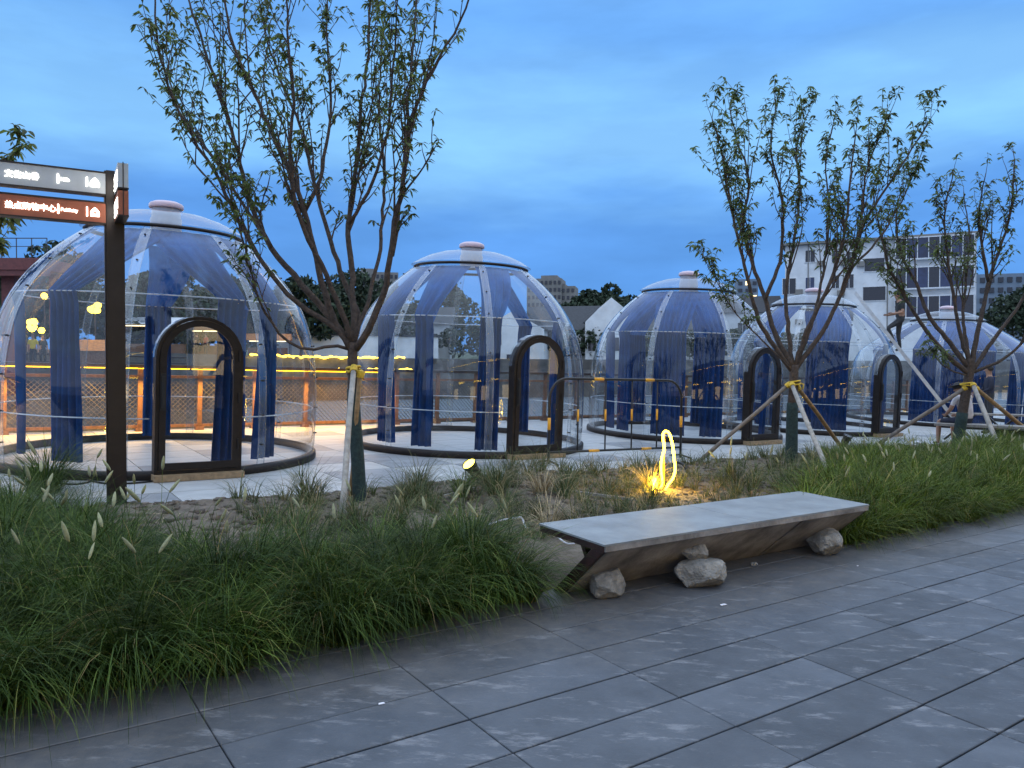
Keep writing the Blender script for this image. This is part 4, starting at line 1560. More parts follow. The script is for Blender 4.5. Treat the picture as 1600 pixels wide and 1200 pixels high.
# ------------------------------------------------------------------ stakes and straps
def stake(a, b, r, m, label):
    a, b = Vector(a), Vector(b)
    t_ = thing('support_stake', label, 'stake', T(a), 'poles propping the young trees')
    m_ = MB()
    d = b - a
    o = d.orthogonal().normalized()
    m_.tube([o * .0, d * .3 + o * .006, d * .65 - o * .006, d], [r * 1.06, r, r * 1.02, r * .95], 8)
    m_.build('pole', m, t_, True)
    b2 = MB()
    u_ = d.normalized()
    b2.tube([d - u_ * .06, d - u_ * .015, d + u_ * .01], [r * 1.35, r * 1.4, r * 1.1], 8)
    b2.build('tie', M_YTIE, t_)
    return t_


def gp(x, y):
    s, t = on_ground(x, y)
    return P(s, t, -.02)


f1 = at(552, 578, D1)
stake(gp(530, 845), at(553, 573, D1 - .12), .027, M_STAKE, 'pale squared pole leaning on the big foreground tree, in front of its trunk')
stake(gp(546, 792), at(563, 580, D1 - .1), .024, M_STAKEB, 'tan pole right beside the pale one on the big foreground tree')
stake(gp(1089, 722), at(1233, 600, D2 - .05), .032, M_STAKEG, 'long grey pole slanting left from the second tree over the third dome')
stake(gp(1305, 764), at(1237, 600, D2 - .12), .034, M_STAKE, 'pale pole slanting right from the second tree towards the bench end')
stake(gp(1322, 706), at(1246, 605, D2 + .05), .034, M_STAKEB, 'tan pole at the right behind the pale one of the second tree')
stake(gp(1370, 694), at(1510, 605, D3 - .05), .040, M_STAKEG, 'grey pole slanting left from the third tree')
stake(gp(1571, 722), at(1520, 600, D3 - .12), .042, M_STAKE, 'pale pole slanting right from the third tree in front of the plank bench')
stake(gp(1640, 700), at(1524, 606, D3 + .05), .042, M_STAKEB, 'yellowish pole running out of the frame from the third tree')
for (x, y, D, r, lab, w) in ((552, 577, D1, .066, 'yellow strap round the big foreground trunk', .05), (1241, 598, D2, .085, 'yellow strap round the second tree trunk', .05), (1510, 600, D3, .105, 'yellow strap round the third tree trunk', .045)):
    c = at(x, y, D)
    m_ = MB()
    for k in range(2):
        m_.tube([c + Vector((r * math.cos(a), r * math.sin(a), (.018 if k else -.014) + .012 * math.sin(a + k * 2))) for a in [2 * PI * i / 16 for i in range(16)]], .014, 6, closed=True)
    m_.tube([c + Vector((r, 0, 0)), c + Vector((r + .05, -.03, -.03)), c + Vector((r + .03, -.04, -.1))], .011, 5)
    tag(m_.build('strap', M_YTIE, smooth=True), lab, 'strap', 'yellow straps on the young trees')

# ------------------------------------------------------------------ bench and rocks
bs, bt = 3.25, 3.61
BL, BW, BH = 3.04, .68, .42
bench = thing('bench', 'long stone topped bench with undercut front on the edge of the slate paving', 'bench', T(P(bs, bt), MG))
for (x0, x1) in ((0, BL * .5 - .002), (BL * .5 + .002, BL)):
    m_ = MB(); m_.box(((x0 + x1) / 2, BW / 2, BH - .006), (x1 - x0, BW, .012)); m_.build('top_slab', M_BTOP, bench)
m_ = MB()
m_.box((BL / 2, BW / 2, BH - .034), (BL - .01, BW - .02, .042))
m_.build('seat_frame', M_BRED, bench)
m_ = MB()
sec = [(.02, BH - .056), (.12, BH - .056), (.49, 0), (.40, 0)]
for x_ in (0.0, BL - .035):
    m_ = MB()
    m_.prism([(x_, y, z) for y, z in sec], (.035, 0, 0))
    m_.build('end_plate', M_BRED, bench)
for (x0, x1) in ((.036, BL * .405 - .003), (BL * .405 + .003, BL * .69 - .02), (BL * .69 + .02, BL - .036)):
    m_ = MB()
    m_.prism([(x0, y, z) for y, z in [(.012, BH - .0565), (.15, BH - .0565), (.50, .004), (.392, .004)]], (x1 - x0, 0, 0))
    m_.build('front_panel', M_BFACE, bench)
m_ = MB()
m_.prism([(BL * .69 - .02, y, z) for y, z in [(.03, BH - .0565), (.15, BH - .0565), (.50, .004), (.41, .004)]], (.04, 0, 0))
m_.build('joint_strip', M_BRED, bench)
for x_ in (.30, BL - .35):
    m_ = MB()
    m_.prism([(x_, y, z) for y, z in [(.60, BH - .057), (.64, BH - .057), (.42, .01), (.38, .01)]], (.05, 0, 0))
    m_.build('brace', M_BRED, bench)
m_ = MB(); m_.box((BL / 2, .010, BH - .031), (BL - .02, .022, .036)); m_.build('edge_strip', M_BFACE, bench)


def rock(label, s, t, z, r, sq, seed_, rot=0):
    nrm = []
    import bmesh
    bm = bmesh.new()
    bmesh.ops.create_icosphere(bm, subdivisions=5, radius=1)
    rr2 = random.Random(seed_)
    planes = [(Vector((rr2.gauss(0, 1), rr2.gauss(0, 1), rr2.gauss(0, 1))).normalized(), rr2.uniform(.72, 1.0)) for _ in range(17)]
    for v_ in bm.verts:
        n = v_.co.normalized()
        o = Vector((seed_ * 3.1, seed_ * 1.7, seed_))
        k = min(d_ / max(n.dot(p_), .12) for p_, d_ in planes)
        k = min(k, 1.12) * (1 + .05 * mnoise.noise(n * 3.1 + o) + .035 * mnoise.noise(n * 8 + o) + .028 * mnoise.noise(n * 19 + o))
        o2 = 0
        v_.co = Vector((n.x * k * sq[0], n.y * k * sq[1], n.z * k * sq[2])) * r
    zmin = min(v_.co.z for v_ in bm.verts)
    for v_ in bm.verts:
        if v_.co.z < zmin * .72:
            v_.co.z = zmin * .72 + (v_.co.z - zmin * .72) * .15
    zmin = min(v_.co.z for v_ in bm.verts)
    me = bpy.data.meshes.new('rock'); bm.to_mesh(me); bm.free()
    me.materials.append(M_ROCK)
    o = link('rock', me)
    o.matrix_world = T(P(s, t, z - zmin - .004), Matrix.Rotation(YAW + rot, 4, 'Z'))
    return tag(o, label, 'rock', 'rocks under the bench front')


rs_, rt_ = on_ground(945, 930)
rock('round rock with a pale curved vein at the left foot of the bench', rs_, rt_ - .01, 0, .132, (1.1, .9, .80), 3, .3)
rs_, rt_ = on_ground(1094, 912)
rock('largest rock, broad and angular, in the middle under the bench', rs_, rt_ - .01, 0, .168, (1.28, .9, .70), 8, .2)
rs_, rt_ = on_ground(1088, 913)
rock('small rock resting on top of the largest one against the bench face', rs_ + .03, rt_ + .04, .165, .108, (1.2, .9, .78), 14, .5)
rs_, rt_ = on_ground(1290, 866)
rock('squarish brown rock at the right end of the bench', rs_, rt_ + .02, 0, .15, (.98, .85, .84), 21, -.1)
rs_, rt_ = on_ground(1183, 885)
rock('tiny pale stone at the bottom of the bench joint', rs_, rt_ + .03, 0, .025, (1.2, .9, .8), 31)

# ------------------------------------------------------------------ signpost
sp = thing('signpost', 'dark finger signpost with lit grey and red sign arms at the left', 'signpost', T(P(1.15, 8.08), Matrix.Rotation(math.radians(31), 4, 'Z')))
zg = P(1.15, 8.08).z
m_ = MB(); m_.box((0, 0, (3.46 - zg) / 2), (.15, .12, 3.46 - zg)); m_.box((-.082, .012, (3.46 - zg) / 2 + .01), (.016, .09, 3.44 - zg)); m_.box((0, 0, .01), (.3, .26, .02)); m_.build('post', M_POST, sp)


def text_mesh(body, size, mtl, name, parent, M, sx=1.0):
    cu = bpy.data.curves.new(name, 'FONT')
    cu.body = body
    cu.size = size
    cu.extrude = .002
    cu.resolution_u = 2
    ob = bpy.data.objects.new(name, cu)
    COL.objects.link(ob)
    bpy.context.view_layer.update()
    me = bpy.data.meshes.new_from_object(ob.evaluated_get(bpy.context.evaluated_depsgraph_get()))
    bpy.data.objects.remove(ob)
    me.materials.clear()
    me.materials.append(mtl)
    o = link(name, me, parent)
    o.matrix_local = M @ Matrix.Diagonal((sx, 1, 1, 1))
    return o


RT = Matrix.Rotation(PI / 2, 4, 'X')     # text stands up, faces -y


def arm_side(z0, h, m, zh, en, colr):
    """arm running to -x, its face towards the paving"""
    L = 1.55
    m_ = MB()
    m_.box((-.08 - L / 2, -.01, z0 + h / 2), (L, .085, h - .03), mi=0)
    arm = m_.build('sign_arm', m, sp)
    arm['label'] = colr + ' sign arm pointing left with lit lettering'
    m2 = MB()
    m2.box((-.08 - L / 2, -.01, z0 + h - .0075), (L + .004, .095, .015)); m2.box((-.08 - L / 2, -.01, z0 + .0075), (L + .004, .095, .015))
    m2.build('sign_edge', M_POST, arm)
    y = -.056
    th = .068
    text_mesh(zh, th, M_TEXT, 'lettering', arm, T((-.865, y, z0 + h / 2 - .026), RT), .96)
    text_mesh(en, .042, M_TEXT, 'lettering', arm, T((-.44, y, z0 + h / 2 - .015), RT), .95)
    m3 = MB()
    xb = -.46
    for x in (xb, -.232):
        m3.box((x, y, z0 + h / 2), (.010, .005, .085))
    # arrow at the far end
    m3.prism([(-.985, y, z0 + h / 2 - .022), (-.935, y, z0 + h / 2), (-.985, y, z0 + h / 2 + .022)], (0, -.004, 0))
    # house shaped pictogram with a hole
    cx, cz = -.168, z0 + h / 2 - .005
    o_ = [(-.036, -.034), (.036, -.034), (.036, .008), (.018, .034), (0, .050), (-.018, .034), (-.036, .008)]
    i_ = [(-.012, -.012), (.012, -.012), (.012, .004), (.006, .012), (0, .013), (-.006, .012), (-.012, .004)]
    n_ = len(o_)
    m3.add([(cx + a, y, cz + b) for a, b in o_] + [(cx + a, y, cz + b) for a, b in i_], [(k, (k + 1) % n_, n_ + (k + 1) % n_, n_ + k) for k in range(n_)])
    m3.build('pictogram', M_TEXT, arm)


def arm_front(z0, h, m, zh, colr, ln):
    """arm running to -y, lettered on its -x face"""
    m_ = MB()
    m_.box((.035, -.06 - ln / 2, z0 + h / 2), (.085, ln, h - .02))
    arm = m_.build('sign_arm', m, sp)
    arm['label'] = colr + ' sign arm pointing towards the slate paving'
    m2 = MB(); m2.box((.035, -.06 - ln / 2, z0 + .005), (.09, ln + .003, .012)); m2.box((.035, -.062 - ln, z0 + h / 2), (.008, .006, h)); m2.build('sign_edge', M_POST, arm)
    RF = Matrix.Rotation(-PI / 2, 4, 'Z') @ RT
    text_mesh(zh, .10, M_TEXT, 'lettering', arm, T((-.0105, -.10, z0 + h / 2 - .03), RF), .9)
    m3 = MB(); m3.box((-.0105, -.06 - ln * .45, z0 + .05), (.004, ln * .7, .02)); m3.box((-.0105, -.06 - ln + .03, z0 + h / 2), (.004, .012, .10)); m3.build('pictogram', M_TEXT, arm)


zb = lambda y, d=7.12: (579 - y) * d / F + 1.6 - zg
arm_side(zb(305), zb(268) - zb(305), M_SGREY, '文化山谷', 'Hills', 'grey')
arm_side(zb(350), zb(315) - zb(350), M_SRED, '热点购物中心', 'Publicity', 'red')
arm_front(zb(306), .235, M_SGREY, '文化山谷', 'grey', .42)
arm_front(zb(347), .235, M_SRED, '购物中心', 'red', .42)

# ------------------------------------------------------------------ barrier
bA, bB = P(6.96, 8.9), P(9.52, 8.67)
bdir = (bB - bA); bL = bdir.length
bar = thing('crowd_barrier', 'black tubular barrier with yellow reflective bands in front of the second dome', 'barrier', T(bA, Matrix.Rotation(math.atan2(bdir.y, bdir.x), 4, 'Z') @ Matrix.Rotation(-math.asin(bdir.z / bL), 4, 'Y')))
bh_ = 1.26
rr_ = .30
pts = [(0, 0, 0), (0, 0, bh_ - rr_)] + [(rr_ - rr_ * math.cos(a), 0, bh_ - rr_ + rr_ * math.sin(a)) for a in [PI / 2 * i / 6 for i in range(1, 7)]]
pts += [(bL - rr_ + rr_ * math.sin(a), 0, bh_ - rr_ + rr_ * math.cos(a)) for a in [PI / 2 * i / 6 for i in range(0, 7)]] + [(bL, 0, 0)]
m_ = MB(); m_.tube(pts, .021, 8); m_.build('frame', M_BLACKP, bar, True)
m_ = MB(); m_.tube([(0, 0, .17), (bL, 0, .17)], .018, 8); m_.build('bottom_rail', M_BLACKP, bar, True)
for k in range(1, 5):
    x = bL * (k * .2 + .0)
    m_ = MB(); m_.tube([(x, 0, .17), (x, 0, bh_)], .013, 6); o = m_.build('bar', M_BLACKP, bar, True)
    m_ = MB(); m_.tube([(x, 0, .62), (x, 0, .80)], .0165, 8); m_.build('reflective_band', M_YELLOW, o, True)
for p0, p1 in (((0, 0, .50), (0, 0, .68)), ((bL, 0, .50), (bL, 0, .68)), ((bL * .31, 0, bh_), (bL * .38, 0, bh_)), ((bL * .70, 0, bh_), (bL * .77, 0, bh_))):
    m_ = MB(); m_.tube([p0, p1], .0245, 8); m_.build('reflective_band', M_YELLOW, bar, True)
for x in (.28, .68):
    m_ = MB(); m_.tube([(bL * x, 0, .17), (bL * (x + .075), 0, .17)], .0215, 8); m_.build('reflective_band', M_YELLOW, bar, True)
m_ = MB()
for x in (0, bL):
    m_.tube([(x, -.26, .012), (x, 0, .05), (x, .26, .012)], .015, 6)
m_.build('foot', M_BLACKP, bar, True)

# ------------------------------------------------------------------ neon loop
s, t = on_ground(1030, 778)
nb = P(s, t, soil_h(s, t))
Dn = nb.y
npx = [(1023, 776), (1021, 763), (1021, 750), (1024, 748), (1026, 758), (1028, 766), (1032, 764), (1035, 752), (1033, 735), (1034, 718), (1038, 700), (1036, 685), (1037, 676), (1041, 674), (1046, 678), (1051, 696), (1053, 715), (1055, 733), (1051, 748), (1044, 757), (1039, 768), (1036, 774)]
neon = thing('neon_light', 'glowing yellow neon tube loop standing in the soil behind the bench', 'neon light', T(nb))
m_ = MB(); m_.tube(smooth_path([at(x, y, Dn + .05 * math.sin(i * .5)) - nb for i, (x, y) in enumerate(npx)], 4), .0135, 8); m_.build('tube', M_NEON, neon, True)
for (x, y, e_) in ((1024, 757, 11.0), (1034, 700, 5.0), (1054, 725, 6.0)):
    la = bpy.data.lights.new('neon_lamp', 'POINT')
    la.energy = e_
    la.color = (1.0, .62, .05)
    la.shadow_soft_size = .03
    lo = bpy.data.objects.new('neon_lamp', la)
    COL.objects.link(lo)
    lo.parent = neon
    lo.location = at(x, y, Dn - .04) - nb
m_ = MB(); m_.tube([at(1038, 680, Dn + .03) - nb, at(1037, 776, Dn + .03) - nb], .006, 6); m_.build('stem', M_YELLOW, neon)
m_ = MB(); m_.tube(smooth_path([at(1058, 722, Dn + 1.2) - nb, at(1068, 726, Dn + 1.0) - nb, at(1075, 738, Dn + .9) - nb], 4), .02, 6)
o = m_.build('conduit', M_BLACK, None, True, T(nb)); tag(o, 'short black conduit curving into the soil right of the barrier foot', 'conduit')


# ------------------------------------------------------------------ garden spotlights
def spot(px, lit, label, rot):
    s, t = on_ground(*px)
    b = P(s, t, soil_h(s, t))
    r = thing('garden_spotlight', label, 'spotlight', T(b))
    R = Matrix.Translation((0, 0, .16)) @ Matrix.Rotation(rot[1], 4, 'Z') @ Matrix.Rotation(rot[0], 4, 'X')
    m_ = MB(); m_.lathe([(.03, -.13), (.055, -.12), (.06, -.05), (.078, .06), (.085, .09), (.085, .10), (.076, .10), (.076, .085)], 20, M=R); m_.build('housing', M_BROWN if lit else M_BLACK, r, True)
    m_ = MB(); m_.lathe([(.0005, .093), (.076, .090)], 20, M=R); m_.build('lens', M_LAMP if lit else M_GLASS, r, True)
    m_ = MB(); m_.box((0, 0, .04), (.03, .014, .14)); m_.tube([(-.085, 0, .16), (-.085, 0, .05), (.085, 0, .05), (.085, 0, .16)], .008, 5); m_.build('bracket', M_BLACK, r)


spot((739, 768), True, 'lit yellow garden spotlight tilted up in the soil', (.75, -.75))
spot((1322, 706), False, 'unlit black garden spotlight at the foot of the tan pole', (.5, .5))


def ground_tube(name, pxs, r, m, label, cat, dz=.02):
    pts = []
    for x, y in pxs:
        s, t = on_ground(x, y)
        pts.append(P(s, t, max(0, soil_h(s, t)) + dz + r))
    m_ = MB(); m_.tube(smooth_path(pts, 5), r, 6)
    return tag(m_.build(name, m, None, True), label, cat)


def ground_stick(name, a, b, w, h, m, label, cat):
    (s0, t0), (s1, t1) = on_ground(*a), on_ground(*b)
    p, q_ = P(s0, t0, max(0, soil_h(s0, t0)) + .035), P(s1, t1, max(0, soil_h(s1, t1)) + .03)
    m_ = MB(); m_.beam(p, q_, w, h)
    return tag(m_.build(name, m), label, cat)


ground_stick('wooden_stick', (866, 782), (995, 797), .035, .025, M_PLANK, 'long thin wooden batten lying in the soil behind the bench', 'stick')
ground_stick('wooden_stick', (693, 788), (742, 777), .03, .03, M_STAKE, 'pale wooden handle lying in the grass below the lit spotlight', 'stick')
ground_tube('plastic_pipe', [(717, 752), (727, 745), (735, 741)], .013, M_WHITEP, 'short white pipe beside the lit spotlight', 'pipe', .05)
ground_tube('white_strap', [(763, 838), (785, 832), (805, 829), (815, 831), (820, 842), (824, 848)], .009, M_WHITEP, 'white plastic strap lying on the soil left of the bench', 'plastic strap')
ground_tube('electric_wire', [(866, 857), (872, 866), (885, 872), (898, 874)], .006, M_WHITEP, 'thin white cord on the soil under the bench left end', 'cord')
ground_tube('black_cable', [(60, 745), (110, 747), (135, 751), (165, 757), (200, 757), (240, 753), (242, 748), (220, 745), (180, 745), (150, 747)], .011, M_BLACK, 'black cable loop on the plaza before the nearest dome', 'cable', .002)
ground_tube('black_cable', [(50, 754), (90, 757), (120, 758), (140, 754), (138, 750), (120, 748)], .010, M_BLACK, 'second black cable loop left of the first one', 'cable', .002)
s, t = on_ground(158, 747)
m_ = MB(); m_.box((0, 0, .012), (.28, .18, .022)); m_.box((.02, .02, .03), (.2, .12, .014))
o = m_.build('paper_pack', M_WHITEP, None, False, T(P(s, t, .002), MG)); tag(o, 'flat white pack lying beside the black cable', 'pack')
s, t = on_ground(1455, 694)
m_ = MB(); m_.box((0, 0, .01), (.75, .45, .02))
o = m_.build('white_board', M_WHITEP, None, False, T(P(s, t, .03), MG)); tag(o, 'flat white board on the ground by the seated man', 'board')
s, t = on_ground(1482, 697)
m_ = MB(); m_.lathe([(.001, .01), (.10, .01), (.14, .06), (.15, .06), (.11, 0), (.001, 0)], 20)
o = m_.build('white_bowl', M_WHITEP, None, True, T(P(s, t, .04), MG)); tag(o, 'small white bowl at the foot of the third tree', 'bowl')
m_ = MB()
for (x, y, r) in ((596, 1101, .016), (1130, 946, .028), (1340, 885, .010)):
    s, t = on_ground(x, y)
    m_.prism([P(s - r, t - r * .25, .003), P(s + r, t - r * .35, .003), P(s + r * .8, t + r * .3, .004), P(s - r * .7, t + r * .35, .005)], (0, 0, .003))
tag(m_.build('paper_scraps', M_WHITEP), 'small pale scraps scattered on the slate paving', 'litter', kind='stuff')

# ------------------------------------------------------------------ plank bench, second bench, ladder
pa, pb_ = P(16.5, 7.95), P(17.2, 4.6)
dv = (pb_ - pa)
yaw_b = math.atan2(dv.y, dv.x)
pbn = thing('plank_bench', 'grey plank bench with dark base carrying the seated man', 'bench', T(pa, Matrix.Rotation(yaw_b, 4, 'Z')))
LB = dv.length
for k in range(3):
    m_ = MB(); m_.box((LB / 2, -.17 + .17 * k, .46), (LB, .16, .05)); m_.build('seat_plank', M_PLANK, pbn)
m_ = MB(); m_.box((LB / 2 + .4, .05, .2), (LB - 1.3, .25, .40)); m_.build('base', M_BLACKP, pbn)
for x in (.35, LB - .35):
    m_ = MB(); m_.beam((x - .1, -.2, 0), (x + .1, .2, .43), .05, .05); m_.beam((x - .1, .2, 0), (x + .1, -.2, .43), .05, .05); m_.build('leg', M_PLANK, pbn)
pa2 = P(18.3, 8.6)
fb2 = thing('folding_bench', 'dark folding bench frame behind the plank bench', 'bench', T(pa2, Matrix.Rotation(yaw_b + .1, 4, 'Z')))
for k in range(2):
    m_ = MB(); m_.box((1.6, -.08 + .17 * k, .60), (3.2, .14, .04)); m_.build('seat_plank', M_PLANK, fb2)
for x in (.3, 1.1, 1.9, 2.8):
    m_ = MB(); m_.beam((x - .35, -.1, 0), (x + .25, .1, .58), .04, .04); m_.beam((x + .25, -.12, 0), (x - .35, .12, .58), .04, .04); m_.build('leg', M_BLACKP, fb2)

s, t = on_ground(1506, 674)
lt0 = P(s, t)
Lp = (lt0.x - .446 * lt0.y) / 1.093
lt1 = at(1336, 457, lt0.y + .458 * Lp)
ld = thing('ladder', 'long aluminium ladder leaning on the fourth dome', 'ladder', T(lt0))
dv = lt1 - lt0
ln = dv.normalized()
sd = ln.cross(Vector((0, 0, 1))).normalized()
m_ = MB()
for k in (-1, 1):
    m_ = MB(); m_.beam(sd * .19 * k, dv + sd * .17 * k, .03, .085, roll=sd.cross(ln)); m_.build('rail', M_ALU, ld)
nr = int(dv.length / .29)
for k in range(1, nr):
    c = dv * (k / nr)
    m_ = MB(); m_.tube([c - sd * .18, c + sd * .18], .017, 6); m_.build('rung', M_ALU, ld)


# ------------------------------------------------------------------ people
def person(label, M, J, colors, scale=1.0, hair=True, fingers=True, cap=None):
    """J: joint positions in metres; colours by body zone; one skinned body mesh"""
    base = dict(pelvis=(0, 0, .95), belly=(0, 0, 1.08), chest=(0, .0, 1.30), neck=(0, 0, 1.47), chin=(.015, 0, 1.56), head=(.025, 0, 1.64), crown=(.01, 0, 1.70),
                lsh=(0, .17, 1.42), rsh=(0, -.17, 1.42), lel=(0, .22, 1.13), rel=(0, -.22, 1.13), lwr=(.06, .23, .90), rwr=(.06, -.23, .90), lha=(.08, .23, .82), rha=(.08, -.23, .82),
                lhip=(0, .09, .92), rhip=(0, -.09, .92), lkn=(.02, .10, .50), rkn=(.02, -.10, .50), lan=(0, .10, .08), ran=(0, -.10, .08), lto=(.15, .11, .03), rto=(.15, -.11, .03))
    base.update(J)
    rad = dict(pelvis=(.13, .15), belly=(.11, .14), chest=(.12, .165), neck=(.052, .052), chin=(.07, .068), head=(.098, .08), crown=(.075, .065), lsh=(.06, .06), rsh=(.06, .06), lel=(.043, .043), rel=(.043, .043),
               lwr=(.028, .028), rwr=(.028, .028), lha=(.034, .026), rha=(.034, .026), lhip=(.09, .09), rhip=(.09, .09), lkn=(.06, .06), rkn=(.06, .06), lan=(.04, .04), ran=(.04, .04), lto=(.035, .035), rto=(.035, .035))
    ed = [('pelvis', 'belly'), ('belly', 'chest'), ('chest', 'neck'), ('neck', 'chin'), ('chin', 'head'), ('head', 'crown'), ('chest', 'lsh'), ('chest', 'rsh'), ('lsh', 'lel'), ('rsh', 'rel'), ('lel', 'lwr'), ('rel', 'rwr'), ('lwr', 'lha'), ('rwr', 'rha'),
          ('pelvis', 'lhip'), ('pelvis', 'rhip'), ('lhip', 'lkn'), ('rhip', 'rkn'), ('lkn', 'lan'), ('rkn', 'ran'), ('lan', 'lto'), ('ran', 'rto')]
    names = list(base)
    pts = [Vector(base[k]) for k in names]
    rads = [rad[k] for k in names]
    zone = list(names)
    edges = [(names.index(a), names.index(b)) for a, b in ed]
    roots = [0]
    if fingers:
        for h, w in (('lha', 'lwr'), ('rha', 'rwr')):
            hp, wp = Vector(base[h]), Vector(base[w])
            d = (hp - wp).normalized()
            sdv = d.orthogonal().normalized()
            nv = d.cross(sdv)
            for k, L in enumerate((.06, .07, .066, .05)):
                o = len(pts)
                b0 = hp + sdv * (.015 * (k - 1.5))
                pts += [b0, b0 + d * L * .6 + nv * .006, b0 + d * L + nv * .022]
                rads += [(.009, .009), (.0085, .0085), (.007, .007)]
                zone += [h] * 3
                edges += [(o, o + 1), (o + 1, o + 2)]
                roots.append(o)
            o = len(pts)
            b0 = wp.lerp(hp, .5)
            pts += [b0, b0 + sdv * .04 + d * .02, b0 + sdv * .05 + d * .055]
            rads += [(.012, .012), (.010, .010), (.008, .008)]
            zone += [h] * 3
            edges += [(o, o + 1), (o + 1, o + 2)]
            roots.append(o)
    # nose
    hp, ch = Vector(base['head']), Vector(base['chin'])
    upv = (Vector(base['crown']) - ch).normalized()
    fw = Vector((1, 0, 0)) if 'face' not in colors else Vector(colors['face'])
    fw = (fw - upv * fw.dot(upv)).normalized()
    o = len(pts)
    pts += [hp - upv * .02 + fw * .07, hp - upv * .045 + fw * .108]
    rads += [(.014, .014), (.015, .012)]
    zone += ['head'] * 2
    edges.append((o, o + 1)); roots.append(o)
    me = bpy.data.meshes.new('person')
    me.from_pydata([tuple(p) for p in pts], edges, [])
    ob = bpy.data.objects.new('person', me)
    COL.objects.link(ob)
    sk = ob.modifiers.new('skin', 'SKIN')
    sk.use_smooth_shade = True
    ob.modifiers.new('sub', 'SUBSURF').levels = 2
    ob.modifiers[-1].render_levels = 2
    lay = me.skin_vertices[0].data
    for i, r in enumerate(rads):
        lay[i].radius = r
        lay[i].use_root = i in roots
    bpy.context.view_layer.update()
    nm = bpy.data.meshes.new_from_object(ob.evaluated_get(bpy.context.evaluated_depsgraph_get()))
    bpy.data.objects.remove(ob)
    mats_ = ['skin', 'top', 'bottom', 'shoe']
    nm.materials.clear()
    for k in mats_:
        nm.materials.append(colors.get(k, M_SKIN))
    segs = [(pts[a], pts[b], zone[a], zone[b]) for a, b in edges]

    def zone_of(c):
        best = None
        for a, b, za, zb_ in segs:
            d = b - a
            f = max(0, min(1, (c - a).dot(d) / max(1e-9, d.dot(d))))
            dist = (c - (a + d * f)).length
            if best is None or dist < best[0]:
                best = (dist, za, zb_, f)
        _, za, zb_, f = best
        pr = {za, zb_}
        if pr & {'chin', 'head', 'crown'} or za in ('lha', 'rha') or zb_ in ('lha', 'rha'):
            return 0
        if pr == {'chest', 'neck'}:
            return 0 if f > .8 else 1
        if pr & {'lto', 'rto'}:
            return 3
        if pr & {'lwr', 'rwr'}:
            return 0 if (colors.get('short') or f > .9) else 1
        if pr & {'lsh', 'rsh', 'chest', 'belly'}:
            if colors.get('short') and pr & {'lel', 'rel'} and f > .72:
                return 0
            return 2 if pr == {'pelvis', 'belly'} and f < .3 else 1
        if pr & {'lan', 'ran'}:
            return 0 if colors.get('shorts') else 2
        if colors.get('shorts') and pr & {'lkn', 'rkn'} and f > .88:
            return 0
        return 2
    nm.polygons.foreach_set('material_index', [zone_of(p.center) for p in nm.polygons])
    nm.polygons.foreach_set('use_smooth', [True] * len(nm.polygons))
    o = link('person', nm)
    o.matrix_world = M @ Matrix.Scale(scale, 4)
    tag(o, label, 'person')
    if hair:
        hm = MB()
        hd, cr_ = Vector(base['head']), Vector(base['crown'])
        zax = upv
        xax = fw
        yax = zax.cross(xax)
        R = Matrix((xax, yax, zax)).transposed()
        vs2, fs2 = [], []
        nu, nv = 14, 7
        for j in range(nv + 1):
            th = j / nv * PI * .62
            for i in range(nu):
                a = 2 * PI * i / nu
                lim = 1.0 if math.cos(a) < .3 else (.72 if th > PI * .35 else 1)
                p = Vector((math.sin(th * lim) * math.cos(a) * .112 - .008, math.sin(th * lim) * math.sin(a) * .094, math.cos(th * lim) * .112 + .012))
                p *= 1 + .05 * mnoise.noise(p * 40)
                vs2.append(hd + R @ p)
        for j in range(nv):
            for i in range(nu):
                fs2.append((j * nu + i, j * nu + (i + 1) % nu, (j + 1) * nu + (i + 1) % nu, (j + 1) * nu + i))
        hm.add(vs2, fs2)
        if cap:
            hm.lathe([(.10, .0), (.17, -.01), (.17, .0), (.105, .02)], 16, M=Matrix.Translation(hd + zax * .045) @ R.to_4x4())
        hm.build('hair' if not cap else 'cap', M_HAIR, o, True)
    return o


M_TBLACK = mat('black_tshirt', (.017, .018, .018), .8, var=.35, scale=12)
M_TROUS = mat('dark_trousers', (.032, .034, .036), .85, var=.3, scale=14)
M_SHOE = mat('dark_shoes', (.03, .026, .022), .6)
M_TWHITE = mat('pale_grey_tshirt', (.50, .47, .48), .85, var=.15, scale=7)
M_SHORTS = mat('navy_shorts', (.022, .026, .045), .85, var=.2)
M_NAVY = mat('navy_jacket', (.016, .018, .034), .8, var=.3, scale=9)
M_YELT = mat('yellow_shirt', (.62, .43, .03), .8, var=.1)
M_REDT = mat('red_shirt', (.4, .07, .05), .8, var=.1)

# climber: faces left in the photo, one foot a rung higher
cf = at(1407, 545, lt0.y + .458 * Lp * .6)
fx = Matrix.Rotation(PI - .15, 4, 'Z')
person('man in black t-shirt and dark trousers climbing the ladder', T((cf.x, cf.y, cf.z - .06), fx),
       dict(pelvis=(.0, 0, .86), belly=(.0, 0, .98), chest=(.01, 0, 1.19), neck=(.05, 0, 1.36), chin=(.09, 0, 1.44), head=(.10, 0, 1.52), crown=(.085, 0, 1.58),
            lsh=(.03, .17, 1.31), rsh=(.03, -.17, 1.31), lel=(.02, .22, 1.03), rel=(.04, -.22, 1.03), lwr=(.24, .18, 1.0), rwr=(.26, -.16, .98), lha=(.31, .16, 1.0), rha=(.33, -.14, .98),
            lhip=(.02, .09, .83), rhip=(0, -.09, .83), lkn=(.36, .10, .62), rkn=(.03, -.10, .44), lan=(.20, .10, .28), ran=(-.03, -.10, .07), lto=(.32, .10, .22), rto=(.10, -.11, .02)),
       dict(skin=M_SKIN, top=M_TBLACK, bottom=M_TROUS, shoe=M_SHOE, short=True))

